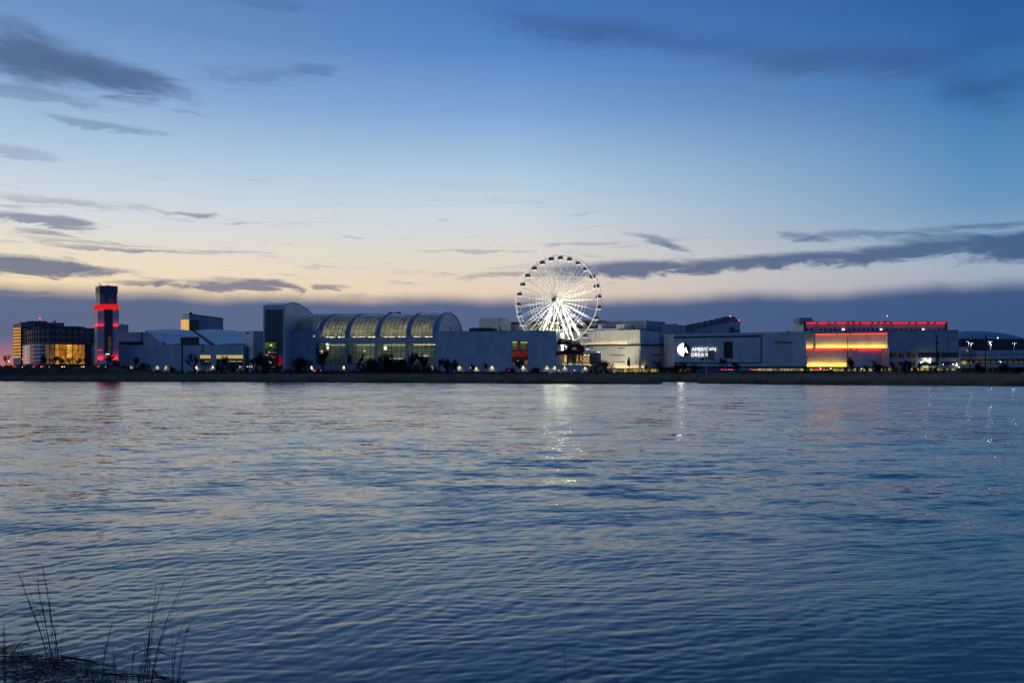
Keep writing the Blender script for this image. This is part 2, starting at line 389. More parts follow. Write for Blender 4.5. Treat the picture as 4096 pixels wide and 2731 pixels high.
dY = np.abs(np.gradient(Yr))[:, None]
ZZ = np.zeros_like(XX); miss = np.zeros_like(dY)
n_w = 64; wdir = math.atan2(.87, -.45)
lam = np.exp(np.linspace(math.log(.20), math.log(6.5), n_w))
patch = .5 + .5 * np.sin(XX * .11 + 1.3 * np.sin(YY * .06)) * np.sin(YY * .09 + .8 * np.sin(XX * .05 + 2))
def fbm2(x, y, seed, n=14):
    r = np.random.default_rng(seed); o = np.zeros_like(x)
    for i in range(n):
        f = 1.55 ** (i % 5); a = r.uniform(0, 6.28); o += np.sin((x * math.cos(a) + y * math.sin(a)) * f + r.uniform(0, 6.28)) / f ** .6
    return o / (n ** .5 * .55)
wind = np.clip(1.0 + .40 * fbm2(XX / 22, YY / 9, 5), .25, 2.0)
for L in lam:
    th = wdir + rng.normal(0, .42 if L > .5 else .62); k = 2 * math.pi / L
    s = .0118 * math.exp(-((math.log(L / .34)) / .85) ** 2) + .0050     # slope of this wave
    s *= .75 if .9 < L <= 1.6 else .5 if L > 1.6 else 1.0
    w = smooth01((L / dY - 2.2) / 2.0)
    ph = rng.uniform(0, 6.28); arg = k * (XX * math.cos(th) + YY * math.sin(th)) + ph + .9 * np.sin(XX * .21 / L ** .5 + ph) + .7 * np.sin(YY * .13 / L ** .5 + 2 * ph)
    q1, q2, q3 = rng.uniform(0, 6.28, 3); env = .35 + 1.1 * (.5 + .5 * np.sin((XX * math.cos(q1) + YY * math.sin(q1)) * .9 / L ** .6 + q2)) * (.5 + .5 * np.sin((XX * math.sin(q1 + .4) - YY * math.cos(q1 + .4)) * .6 / L ** .6 + q3)) * 1.5
    amp = env * w * s / k * (.55 + .9 * (patch if L < 1.2 else 1 - patch * .4))
    ZZ += amp * (np.sin(arg) + .18 * np.sin(2 * arg + 1.57))
    miss += (1 - w ** 2) * s * s / 2
calm = .38 + .5 * smooth01((YY - 14) / 30)
ZZ *= calm * wind
nr, nc = XX.shape
vs = np.stack([XX, YY, ZZ], -1).reshape(-1, 3).astype(np.float32)
idx = np.arange(nr * nc).reshape(nr, nc)
fs = np.stack([idx[:-1, :-1], idx[:-1, 1:], idx[1:, 1:], idx[1:, :-1]], -1).reshape(-1, 4)
me = bpy.data.meshes.new('water')
me.vertices.add(len(vs)); me.vertices.foreach_set('co', vs.ravel())
me.loops.add(fs.size); me.loops.foreach_set('vertex_index', fs.ravel().astype(np.int32))
me.polygons.add(len(fs)); me.polygons.foreach_set('loop_start', (np.arange(len(fs)) * 4).astype(np.int32))
try: me.polygons.foreach_set('loop_total', np.full(len(fs), 4, np.int32))
except Exception: pass
me.polygons.foreach_set('use_smooth', np.ones(len(fs), bool))
at = me.attributes.new('chop', 'FLOAT', 'POINT'); at.data.foreach_set('value', (np.sqrt(miss) * np.ones_like(XX)).ravel().astype(np.float32))
al = me.attributes.new('lean', 'FLOAT', 'POINT'); al.data.foreach_set('value', (np.sqrt(miss) * (.90 + .42 * smooth01((YY - 50) / 160))).ravel().astype(np.float32))
me.update(calc_edges=True)
wm = bpy.data.materials.new('lake_water'); wm.use_nodes = True; t = wm.node_tree; b = t.nodes['Principled BSDF']
b.inputs['Base Color'].default_value = (.008, .044, .074, 1); b.inputs['Roughness'].default_value = .03; b.inputs['IOR'].default_value = 1.5; b.inputs['Specular Tint'].default_value = (.78, .91, 1, 1)
g = t.nodes.new('ShaderNodeNewGeometry'); mp = t.nodes.new('ShaderNodeMapping')
t.links.new(g.outputs['Position'], mp.inputs[0]); mp.inputs['Rotation'].default_value = (0, 0, -math.radians(24)); mp.inputs['Scale'].default_value = (.42, 1, 1)
n_a = noise(t, mp.outputs[0], .55, 3, .62, 'Color'); n_b = noise(t, mp.outputs[0], 3.6, 3, .6, 'Color'); n_c = noise(t, g.outputs['Position'], .035, 3, .6)
atn = t.nodes.new('ShaderNodeAttribute'); atn.attribute_name = 'chop'
ch = S(t, atn.outputs['Fac'])
atl = t.nodes.new('ShaderNodeAttribute'); atl.attribute_name = 'lean'
gust = S(t, n_c).step(.35, .65, .65, 1.25)
def vm(op, a, b_=None, s=None):
    n = t.nodes.new('ShaderNodeVectorMath'); n.operation = op
    for i, v in ((0, a), (1, b_)):
        if v is None: continue
        if isinstance(v, tuple): n.inputs[i].default_value = v
        else: t.links.new(v, n.inputs[i])
    if s is not None:
        if isinstance(s, S): t.links.new(s.v, n.inputs['Scale'])
        else: n.inputs['Scale'].default_value = s
    return n.outputs[0]
pa = vm('MULTIPLY', vm('SUBTRACT', n_a, (.5, .5, .5)), (.6, 1., 0.)); pb = vm('MULTIPLY', vm('SUBTRACT', n_b, (.5, .5, .5)), (.7, 1., 0.))
na = vm('SCALE', pa, s=ch * gust * 7.0); nb = vm('SCALE', pb, s=(ch * 5.0 + .06) * gust)
bias = vm('SCALE', (0., -1., 0.), s=S(t, atl.outputs['Fac']))
nn = vm('NORMALIZE', vm('ADD', vm('ADD', vm('ADD', g.outputs['Normal'], na), nb), bias))
t.links.new(nn, b.inputs['Normal']); me.materials.append(wm)
wo = bpy.data.objects.new('water', me); C.objects.link(wo); wo['kind'] = 'structure'
# ------------------------------------------------------------------ land beyond the water
ys = np.concatenate([np.linspace(230, 620, 130), [660, 720, 800, 1000, 1400, 2200, 4000, 9000]])
us = np.concatenate([np.linspace(-4.6, -1.6, 50, endpoint=False), np.linspace(-1.6, 1.6, 260), np.linspace(1.65, 4.6, 50)])
Y2, U2 = np.meshgrid(ys, us, indexing='ij'); X2 = U2 * Y2; Z2 = ground_h(X2, Y2)
mb = MB(); mb.v = [tuple(p) for p in np.stack([X2, Y2, Z2], -1).reshape(-1, 3)]
n2 = len(us)
mb.f = [(i * n2 + j, i * n2 + j + 1, (i + 1) * n2 + j + 1, (i + 1) * n2 + j) for i in range(len(ys) - 1) for j in range(n2 - 1)]
marshm = principled('marsh_soil', (.04, .034, .026), .95, var=.4, scale=.2)
structure('marsh_ground', mb, marshm, True)
# the bank the viewer stands on
mb = MB(); nb_ = 40
for j in range(nb_ + 1):
    x = -120 + 240 * j / nb_; e = 12.0 + .3 * math.sin(x * .4)
    for (y, z) in ((e, -.5), (e - 2.0, -.12), (e - 4.0, 1.4), (e - 7.5, 2.5), (e - 11, 3.4), (-30, 3.5)): mb.v.append((x, y, z))
for j in range(nb_):
    for k in range(5): mb.f.append((j * 6 + k, (j + 1) * 6 + k, (j + 1) * 6 + k + 1, j * 6 + k + 1))
structure('near_bank', mb, marshm, True)
# reeds of the far bank: nobody could count them
def blades(n, u, y, h, wd, lean, name, mat, kind='stuff'):
    x = u * y; z = ground_h(x, y) - .1
    a = rng.uniform(0, 6.28, n); lx = rng.normal(.12, lean, n) * h; ly = rng.normal(0, lean, n) * h
    v = np.zeros((n, 3, 3), np.float32)
    v[:, 0] = np.stack([x - wd * np.cos(a) / 2, y - wd * np.sin(a) / 2, z], -1)
    v[:, 1] = np.stack([x + wd * np.cos(a) / 2, y + wd * np.sin(a) / 2, z], -1)
    v[:, 2] = np.stack([x + lx, y + ly, z + h], -1)
    me = bpy.data.meshes.new(name); me.vertices.add(3 * n); me.vertices.foreach_set('co', v.ravel())
    me.loops.add(3 * n); me.loops.foreach_set('vertex_index', np.arange(3 * n, dtype=np.int32))
    me.polygons.add(n); me.polygons.foreach_set('loop_start', np.arange(0, 3 * n, 3, dtype=np.int32))
    try: me.polygons.foreach_set('loop_total', np.full(n, 3, np.int32))
    except Exception: pass
    me.update(calc_edges=True); me.materials.append(mat)
    o = bpy.data.objects.new(name, me); C.objects.link(o); o['kind'] = kind; return o
n = 150000; u = rng.uniform(-1.0, .95, n); sh = shore(u); d = rng.uniform(0, 1, n) ** 1.6 * 85 + .5
y = np.minimum(sh + d, 505)
clump = .5 + .5 * np.sin(u * 310 + 2 * np.sin(y * .11)) * np.sin(y * .23 + u * 90)
h = (1.6 + .9 * clump + rng.uniform(0, .8, n)) * np.where(d < 4, .8, 1)
blades(n, u, y, h, rng.uniform(.08, .2, n), .10, 'reed_bed', reedm)
SCB = [(-1500, 1462), (0, 1455), (90, 1450), (300, 1446), (380, 1452), (440, 1442), (480, 1450), (560, 1462), (700, 1472), (800, 1467), (1000, 1466), (1060, 1448), (1140, 1463), (1200, 1448), (1260, 1466), (1420, 1467), (1480, 1434), (1560, 1420), (1640, 1424), (1725, 1438), (1760, 1471), (2000, 1479), (2300, 1478), (2420, 1468), (2480, 1477), (2680, 1479), (2700, 1456), (2770, 1458), (2790, 1479), (3000, 1486), (3300, 1487), (3700, 1482), (4096, 1484), (6000, 1470)]
n = 95000; u = rng.uniform(-.95, .95, n); y = rng.uniform(519, 536, n)
top = HC + (HY - np.interp(u * F + 2048, [a for a, _ in SCB], [b_ for _, b_ in SCB])) / F * y
gz = ground_h(u * y, y); jag = rng.uniform(.35, 1.0, n) * (.8 + .3 * np.sin(u * 700) * np.sin(u * 233))
h = np.maximum(.5, (top - gz)) * jag
blades(n, u, y, h, rng.uniform(.1, .3, n), .14, 'scrub_thicket', scrubm)
# ------------------------------------------------------------------ roads
mb = MB()
pts = [G(px, 514) for px in range(-1200, 721, 40)]
for p, q in zip(pts[:-1], pts[1:]):
    zs = [float(ground_h(p.x, 514)), float(ground_h(q.x, 514))]
    mb.poly([(p.x, 509, zs[0] + .12), (q.x, 509, zs[1] + .12), (q.x, 519, zs[1] + .12), (p.x, 519, zs[0] + .12)])
structure('highway_road', mb, asphalt)
mb = MB().poly([(-60, 541, 2.95), (400, 541, 2.95), (400, 553, 2.95), (-60, 553, 2.95)])
structure('service_road', mb, asphalt)
# ------------------------------------------------------------------ office tower at the far end
def mk(o_label, name, cat, fac, x): return thing(name, o_label, cat, base_of(fac, x, GZ))
fl = Fac(53, 730, 84, 690); fr = Fac(84, 690, 257, 712)
t = mk('tall office block with lit orange window bands and dark rooftop letters', 'office_tower', 'building', fr, 150)
a, b_, c = fl.g(53), fr.g(84), fr.g(257); d = a + (c - b_)
zt = Zp(1288, 690)
part('wall', MB().prism([b_, c, d, a], GZ, [zt, Zp(1291, 712), Zp(1291, 712), zt]), principled('tower_stone', (.20, .20, .22), .6), t)
mb = MB(); fr.rect(mb, 83.2, 92, 1309, 1490, -.2, .35); part('corner_strip', mb, dark, t)
for k in range(10):
    y0 = 1310 + k * 12.6
    mb = MB(); fl.rect(mb, 54, 82.5, y0 + 1.2, y0 + 8.2, -.3, .15, y0 - .4, y0 + 6.4)
    part('window_band', mb, officew if k < 9 else warmw, t)
mb = MB(); fr.rect(mb, 92, 257, 1307, 1312, -.2, .3); part('cornice', mb, dark, t)
mb = MB(); fr.rect(mb, 112, 192, 1283.5, 1290, -8, -3); part('roof_plant', mb, darkroof, t)
for (x, w_) in ((131, 4), (145, 3), (216, 5), (224, 4)):
    mb = MB(); fr.rect(mb, x, x + w_, 1282, 1292, -4, -3); part('roof_vent', mb, dark, t)
mb = MB().tube([fr.pt(163, 1290, -4), fr.pt(163, 1274, -4)], .3); m_ = part('mast', mb, dark, t)
part('beacon_light', MB().ball(fr.pt(163, 1273, -4), .55), beacon, m_)

def glyph(ch, thin=0.0):
    cu = bpy.data.curves.new('g', 'FONT'); cu.body = ch; cu.size = 1; cu.resolution_u = 3; cu.offset = -thin
    o = bpy.data.objects.new('g', cu); C.objects.link(o)
    dg = bpy.context.evaluated_depsgraph_get(); me = bpy.data.meshes.new_from_object(o.evaluated_get(dg))
    v = [tuple(x.co) for x in me.vertices]; f = [tuple(p.vertices) for p in me.polygons]
    bpy.data.objects.remove(o); bpy.data.curves.remove(cu); bpy.data.meshes.remove(me); return v, f
def lettering(fac, s, x0, x1, y0, y1, mat, parent, off=.35, dep=.35, bold=0.0, gap=.14):
    """raised letters filling the facade rectangle"""
    gl = [glyph(ch, bold) for ch in s]
    box = [(min(v[0] for v in g[0]), max(v[0] for v in g[0])) for g in gl]
    hmax = max(v[1] for g in gl for v in g[0])
    wid = sum(b[1] - b[0] for b in box) + gap * (len(s) - 1); x = 0
    for (v, f), (l, r) in zip(gl, box):
        mb = MB(); n = len(v); ht = max(q[1] for q in v)
        for o_ in (off, off - dep):
            for q in v:
                px = x0 + (x1 - x0) * (x + q[0] - l) / wid; mb.v.append(tuple(fac.pt(px, y1 + (y0 - y1) * q[1] / ht, o_)))
        mb.f = [tuple(p) for p in f] + [tuple(i + n for i in p[::-1]) for p in f]
        cnt = {}
        for p in f:
            for i in range(len(p)):
                e = (p[i], p[(i + 1) % len(p)]); cnt[e] = 1
        for (i, j) in cnt:
            if (j, i) not in cnt: mb.f.append((i, i + n, j + n, j))
        part('letter', mb, mat, parent); x += r - l + gap
lettering(fr, 'MWW', 139, 184, 1293, 1304, dark, t, .5, .4)
for y0 in (1293.5, 1300):
    mb = MB(); fr.rect(mb, 192, 216 if y0 < 1298 else 222, y0, y0 + 3, 0, .3); part('sign_strip', mb, dark, t)
# ------------------------------------------------------------------ curved glass hall
t = thing('glass_hall', 'wide curved glass building with a golden lit lobby beside the red tower', 'building', tuple(G(240, 600)) + (GZ,))
plan = [(91, 646), (93, 638), (98, 629), (107, 620), (120, 612), (138, 605), (160, 600), (200, 599), (240, 603), (290, 609), (340, 616), (392, 623)]
gp = [G(x, y) for x, y in plan]
zt, zm = Zp(1308, 600), Zp(1374, 600)
core = [p + (p - Vector((p.x, 700))).normalized() * -1.0 for p in gp]
part('core_wall', MB().prism(core + [G(392, 660), G(90, 670)], GZ, zt - .3), darkroof, t)
def seg_pts(k):     # subdivide plan to mullions
    out = []
    for p, q in zip(gp[:-1], gp[1:]):
        for i in range(k): out.append(p.lerp(q, i / k))
    return out + [gp[-1]]
def strip(mb, pts, z0, z1, th=.25):
    for p, q in zip(pts[:-1], pts[1:]):
        n = Vector((q.y - p.y, -(q.x - p.x))).normalized(); n = n if n.y < 0 or n.x < 0 else -n
        i0, i1 = p - n * th, q - n * th
        mb.hexa([(i0.x, i0.y, z0), (i1.x, i1.y, z0), (q.x, q.y, z0), (p.x, p.y, z0)], [(i0.x, i0.y, z1), (i1.x, i1.y, z1), (q.x, q.y, z1), (p.x, p.y, z1)])
    return mb
rows = np.linspace(zm, zt, 7)
up = seg_pts(2)
upg = principled('upper_screen_glass', (.13, .15, .19), .25, var=.45, scale=.12, spec=.8)
for i in range(len(up) - 1):
    for r0, r1 in zip(rows[:-1], rows[1:]):
        part('pane', strip(MB(), up[i:i + 2], r0 + .12, r1 - .12), upg, t)
for r in rows: part('transom', strip(MB(), [p + Vector((-.05, -.25)) for p in up], r - .22, r + .22, .4), dark, t)
for p in up: part('mullion', MB().box(p.x - .16, p.x + .16, p.y - .45, p.y + .2, zm, zt), dark, t)
mb = MB()
for i in range(0, len(up) - 2, 2):
    for r0, r1 in zip(rows[1:-1:2], rows[2::2]):
        mb.tube([(up[i].x, up[i].y - .4, r0), (up[i + 2].x, up[i + 2].y - .4, r1)], .14, 4)
        mb.tube([(up[i].x, up[i].y - .4, r1), (up[i + 2].x, up[i + 2].y - .4, r0)], .14, 4)
o = part('screen_lattice', mb, dark, t)
# white bands around the rounded corner, then the golden glazing
bandm = principled('pale_spandrel', (.74, .70, .68), .25, var=.05, spec=.8)
lo = [p for p in up if p.x < G(178, 598).x]
nb5 = 5; zb = np.linspace(zm - .4, Zp(1452, 600), nb5 * 2 + 1)
for k in range(nb5):
    part('white_band', strip(MB(), [p + Vector((-.1, -.4)) for p in lo], zb[2 * k + 1], zb[2 * k], .8), bandm, t)
    part('dark_band', strip(MB(), lo, zb[2 * k + 2], zb[2 * k + 1], .4), dglass, t)
part('plinth', strip(MB(), lo, GZ, zb[-1], .4), grey, t)
go = [p for p in up if G(170, 598).x < p.x < G(366, 620).x]; zr = np.linspace(Zp(1456, 600), zm - .5, 5)
for i in range(len(go) - 1):
    for r0, r1 in zip(zr[:-1], zr[1:]):
        f_ = i / (len(go) - 1); part('lobby_pane', strip(MB(), go[i:i + 2], r0, r1, .3), hallw3 if f_ < .2 else hallw2 if .5 < f_ < .68 and r0 > zr[0] + 1 else hallw, t)
for p in go: part('lobby_mullion', MB().box(p.x - .13, p.x + .13, p.y - .4, p.y + .1, GZ, zm), dark, t)
for r in zr[1:-1]: part('lobby_transom', strip(MB(), [p + Vector((0, -.25)) for p in go], r - .12, r + .12, .3), dark, t)
mb = MB(); q0 = go[len(go) // 2 - 1]
for i in range(3):
    p = go[len(go) // 2 + i - 1]; q = go[len(go) // 2 + i]
    mb.tube([(p.x, p.y - .5, zr[1 + i % 2]), (q.x, q.y - .5, zr[3])], .2, 4)
part('lobby_brace', mb, dark, t)
ri = [p for p in up if p.x > G(355, 618).x]
part('side_wall', strip(MB(), ri, GZ, zm - .4, .5), bluegrey, t)
for (xa, xb, yy) in ((190, 325, 1306), (215, 232, 1303), (95, 120, 1307.5)):
    p, q = G(xa, 612), G(xb, 612); part('roof_plant', MB().box(p.x, q.x, 608, 618, zt - .3, Zp(yy, 612)), darkroof, t)
# ------------------------------------------------------------------ tower with red bands
t = thing('red_lit_tower', 'tall square tower with glowing red band and red washed piers', 'tower', tuple(G(430, 578)) + (GZ,))
def tower_box(xl, xf, xr, Yb, Yf, Yr, y0, y1, inset=0):
    a, b_, c = G(xl, Yb), G(xf, Yf), G(xr, Yr); d = a + (c - b_)
    return MB().prism([b_, c, d, a], Zp(y1, Yf), Zp(y0, Yf)), Fac(xl, Yb, xf, Yf), Fac(xf, Yf, xr, Yr)
m1, _, _ = tower_box(382, 398.5, 471, 588, 570, 574, 1142, 1171.5); crown = part('crown_box', m1, principled('crown_lattice', (.09, .11, .14), .4, var=.3), t)
_, fl1, fr1 = tower_box(382, 398.5, 471, 588, 570, 574, 1142, 1171.5)
for k in range(8):
    mb = MB(); x = 399 + k * 10.2; fr1.rect(mb, x, x + .9, 1142, 1171.5, 0, .25); part('fin', mb, dark, crown)
for k in range(6):
    mb = MB(); fr1.rect(mb, 398.5, 471, 1146 + k * 5, 1147 + k * 5, 0, .18); part('louvre', mb, bluegrey, crown)
    mb = MB(); fl1.rect(mb, 382, 398.5, 1146 + k * 5, 1147 + k * 5, 0, .18); part('louvre', mb, dark, crown)
for k in range(4):
    mb = MB(); fl1.rect(mb, 384 + k * 4, 384.6 + k * 4, 1142, 1171.5, 0, .2); part('fin', mb, dark, crown)
m2, fl2, fr2 = tower_box(383.5, 399, 468.5, 587, 571, 575, 1171.5, 1216); part('upper_shaft', m2, grey, t)
mb = MB(); fr2.rect(mb, 399.5, 468, 1172, 1215, 0, .15); part('upper_glass', mb, dglass, t)
for x0, x1 in ((403, 415), (436, 446)):
    for k in range(5):
        mb = MB(); fr2.rect(mb, x0, x1, 1174 + k * 7.6, 1180.6 + k * 7.6, .1, .3); part('window_pane', mb, principled('sky_glass', (.20, .26, .34), .2), t)
for x in (401, 418, 424, 431, 449, 455, 463):
    mb = MB(); fr2.rect(mb, x, x + 1.4, 1172, 1215, .1, .5); part('pilaster', mb, bluegrey, t)
m3, fl3, fr3 = tower_box(374, 391.5, 476.5, 586, 568, 572, 1216, 1236); part('red_band', m3, redband, t, 'glowing red band round the tower')
m4, fl4, fr4 = tower_box(374.5, 391, 475.5, 586, 568.6, 572.6, 1236, 1306); part('middle_shaft', m4, panel, t)
m5, fl5, fr5 = tower_box(378, 389.5, 474, 585, 569.4, 573.4, 1306, 1500); part('lower_shaft', m5, panel, t)
mb = MB(); fr4.rect(mb, 417.5, 450, 1238, 1418, -.2, .3); part('stair_glass', mb, dglass, t)
for k in range(17):
    mb = MB(); fr4.rect(mb, 417.5, 450, 1244 + k * 10.4, 1244.8 + k * 10.4, .3, .45); part('glass_transom', mb, dark, t)
mb = MB(); fr4.rect(mb, 433, 445, 1345, 1412, .2, .36); part('lit_landing', mb, emit('dim_stair_light', (.6, .45, .18), .12, .2, .4, (.1, .08, .04)), t)
for x in (424, 430, 435):
    mb = MB(); fr4.rect(mb, x, x + 3, 1414.5, 1417, .3, .6); part('door_light', mb, whitel, t)
for x0, x1 in ((393, 414), (453, 474)):
    mb = MB(); fr4.rect(mb, x0, x1, 1304.6, 1305.6, .3, 1.0); part('red_uplight', mb, redw, t)
    mb = MB(); fr4.rect(mb, x0, x1, 1237, 1237.8, .2, .7); part('red_downlight', mb, redl, t)
mb = MB(); fl4.rect(mb, 375.5, 390, 1304.2, 1305.2, .3, 1.2); part('red_uplight', mb, redw, t)
def wash(fac, x0, x1, py, energy, col, off=1.2, up=1, tilt=.3, size=.3, parent=None):
    """a long wall-washing lamp that shines along the wall"""
    l = bpy.data.lights.new('wall_washer', 'AREA'); l.shape = 'RECTANGLE'; p, q = fac.pt(x0, py, off), fac.pt(x1, py, off)
    l.size = (q - p).length; l.size_y = size; l.energy = energy * l.size; l.color = col
    o = bpy.data.objects.new('wall_washer', l); C.objects.link(o)
    n3 = Vector((fac.n.x, fac.n.y, 0)); d3 = Vector((fac.d.x, fac.d.y, 0)); z = (n3 * tilt - Vector((0, 0, up))).normalized(); y = z.cross(d3)
    m = Matrix((d3, y, z)).transposed().to_4x4(); m.translation = (p + q) / 2 - (ORG[parent] if parent else Vector()); o.matrix_world = m
    if parent: o.parent = parent
    return o
RED = (1, .012, .03)
for x0, x1 in ((393, 414), (453, 474)): wash(fr4, x0, x1, 1304, 34, RED, parent=t)
wash(fl4, 376, 390, 1304, 30, RED, parent=t)
for x0, x1 in ((391, 410), (451, 471)):
    wash(fr5, x0, x1, 1436.3, 75, RED, parent=t)
    for k in range(3):
        w_ = (x1 - x0) / 3; mb = MB(); fr5.rect(mb, x0 + k * w_ + .8, x0 + (k + 1) * w_ - .8, 1437, 1438, .3, .9); part('red_uplight', mb, emit('red_foot_led', (1, .014, .03), 3.0) if 'red_foot_led' not in MATS else MATS['red_foot_led'], t)
mb = MB(); fr5.rect(mb, 392, 410, 1399.6, 1400.4, .1, .3); part('red_line', mb, redl, t)
for (x, y0, r) in ((399, 1128, .2), (426, 1133, .25)):
    part('antenna', MB().tube([fr1.pt(x, 1143, -3), fr1.pt(x, y0 + 4, -3)], r, 5), dark, t)
mb = MB().tube([fr1.pt(399, 1138, -3), fr1.pt(389, 1128, -3)], .15, 4); part('davit_arm', mb, dark, t)
for (x0, x1, y0) in ((424, 430, 1139), (434, 441, 1140.5)):
    mb = MB(); fr1.rect(mb, x0, x1, y0, 1143, -6, -3); part('roof_box', mb, dark, t)
# ------------------------------------------------------------------ low pale hall with striped roofs
fd = Fac(470, 590, 1000, 578)
t = thing('striped_roof_hall', 'long low pale hall under two white striped curved roofs', 'building', base_of(fd, 720, GZ))
mb = MB(); p, q = fd.g(470), fd.g(978)
part('front_wall', MB().prism([p, q, q + Vector((0, 40)), p + Vector((0, 40))], GZ, [Zp(1379.5, p.y), Zp(1380.5, q.y), Zp(1380.5, q.y), Zp(1379.5, p.y)]), panel, t)
f2 = Fac(470, 600, 1000, 588); p, q = f2.g(475), f2.g(655)
part('upper_wall', MB().prism([p, q, q + Vector((0, 25)), p + Vector((0, 25))], GZ, [Zp(1328, p.y)] + [Zp(1379, q.y)] * 2 + [Zp(1328, p.y)]), grey, t) if False else None
p, q, r_ = f2.g(472), f2.g(583), f2.g(660)
part('upper_wall', MB().prism([p, q, q + Vector((0, 30)), p + Vector((0, 30))], GZ, Zp(1328, 598)), panel, t)
part('gable_wall', MB().hexa([(q.x, q.y - .01, GZ), (r_.x, r_.y, GZ), (r_.x, r_.y + 30, GZ), (q.x, q.y + 30, GZ)], [(q.x, q.y - .01, Zp(1323, q.y)), (r_.x, r_.y, Zp(1379, r_.y)), (r_.x, r_.y + 30, Zp(1379, r_.y)), (q.x, q.y + 30, Zp(1323, q.y))]), panel, t)
mb = MB(); f2.rect(mb, 472, 573, 1366, 1380, -.2, .3); part('shadow_gap_window', mb, dglass, t)
mb = MB(); f2.rect(mb, 566, 570, 1328, 1366, -.2, .35); part('downpipe', mb, dark, t)
mb = MB(); fd.line(mb, [(811, 1380), (811, 1408)], 2.5, .3, .3); fd.line(mb, [(795, 1408.5), (812, 1408.5)], 2.5, .3, .3); part('downpipe', mb, dark, t)
mb = MB(); fd.line(mb, [(977, 1380), (977, 1408)], 2.5, .3, .3); fd.line(mb, [(979.5, 1408), (979.5, 1474)], 3, .3, .3); part('downpipe', mb, dark, t)
mb = MB(); fd.rect(mb, 470, 978, 1399.4, 1400, 0, .06); part('panel_joint', mb, grey, t)
lobw = emit('canteen_light', (1, .80, .30), .72, .2, .5, (.5, .38, .12), (3, 1, 1))
for x0, x1, n_ in ((800.5, 843, 5), (865.5, 972, 12)):
    w_ = (x1 - x0) / n_
    for k in range(n_):
        mb = MB(); fd.rect(mb, x0 + k * w_ + .5, x0 + (k + 1) * w_ - .5, 1420, 1434, -.3, .12); part('lit_pane', mb, lobw, t)
    mb = MB(); fd.rect(mb, x0, x1, 1430, 1430.8, .12, .3); part('handrail', mb, dark, t)
    mb = MB(); fd.rect(mb, x0, x1, 1434.5, 1442, -.3, .25); part('dark_band', mb, dark, t)
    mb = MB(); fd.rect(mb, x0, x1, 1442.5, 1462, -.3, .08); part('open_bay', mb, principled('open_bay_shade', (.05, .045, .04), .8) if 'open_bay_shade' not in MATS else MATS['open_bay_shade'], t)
    mb = MB(); fd.rect(mb, x0 + (x1 - x0) * .4, x1 - 3, 1443.5, 1446, .1, .25); part('bay_light', mb, warmw, t)
    for k in range(3):
        x = x0 + (x1 - x0) * (.15 + .3 * k); mb = MB(); fd.rect(mb, x, x + 3.5, 1442, 1474, .1, .5); part('column', mb, concrete, t)
def curved_roof(fr_l, fr_r, bk_l, bk_r, bow, n, parent, Yn, Yf, clip=None):
    """vaulted roof skin between the near (low) and far (high) edges; ribs as parts"""
    def P(s, v):
        x = (fr_l[0] * (1 - s) + fr_r[0] * s) * (1 - v) + (bk_l[0] * (1 - s) + bk_r[0] * s) * v
        y = (fr_l[1] * (1 - s) + fr_r[1] * s) * (1 - v) + (bk_l[1] * (1 - s) + bk_r[1] * s) * v
        y -= bow * 4 * s * (1 - s) * (.75 + .25 * v) - 0
        return W(x, y, Yn + (Yf - Yn) * v)
    for i in range(n):
        for v0, v1 in ((0, .555), (.565, 1)):
            a_, b2, c2, d2 = P((i + .03) / n, v0), P((i + .97) / n, v0), P((i + .97) / n, v1), P((i + .03) / n, v1)
            dz = Vector((0, 0, -.3))
            part('roof_panel', MB().hexa([a_ + dz, b2 + dz, c2 + dz, d2 + dz], [a_, b2, c2, d2]), roofw, parent)
    for i in range(n + 1):
        s = i / n
        part('rib', MB().tube([P(s, v) + Vector((0, 0, .12)) for v in (0, .3, .6, 1)], .5 if 0 < i < n else .8, 5), whiteribs if 0 < i < n else dark, parent)
    mb = MB().tube([P(i / n, .56) + Vector((0, 0, .1)) for i in range(n + 1)], .3, 5); part('seam', mb, darkroof, parent)
    mb = MB()
    for i in range(n):
        a_, b2 = P(i / n, 0), P((i + 1) / n, 0); z0 = min(fd.z(700, 1384), a_.z)
        mb.hexa([(a_.x, a_.y + .4, z0), (b2.x, b2.y + .4, z0), (b2.x, b2.y + .9, z0), (a_.x, a_.y + .9, z0)], [(a_.x, a_.y + .4, a_.z - .3), (b2.x, b2.y + .4, b2.z - .3), (b2.x, b2.y + .9, b2.z - .3), (a_.x, a_.y + .9, a_.z - .3)])
    part('eaves_wall', mb, bluegrey, parent)
    return P
curved_roof((660, 1380), (846, 1381), (585, 1324), (775, 1326), 9, 14, t, 592, 640)
curved_roof((858, 1381), (1040, 1379), (775, 1325), (985, 1330), 9, 16, t, 591, 640)
curved_roof((1010, 1360), (1120, 1372), (949, 1330), (1090, 1330), 6, 9, t, 640, 668)
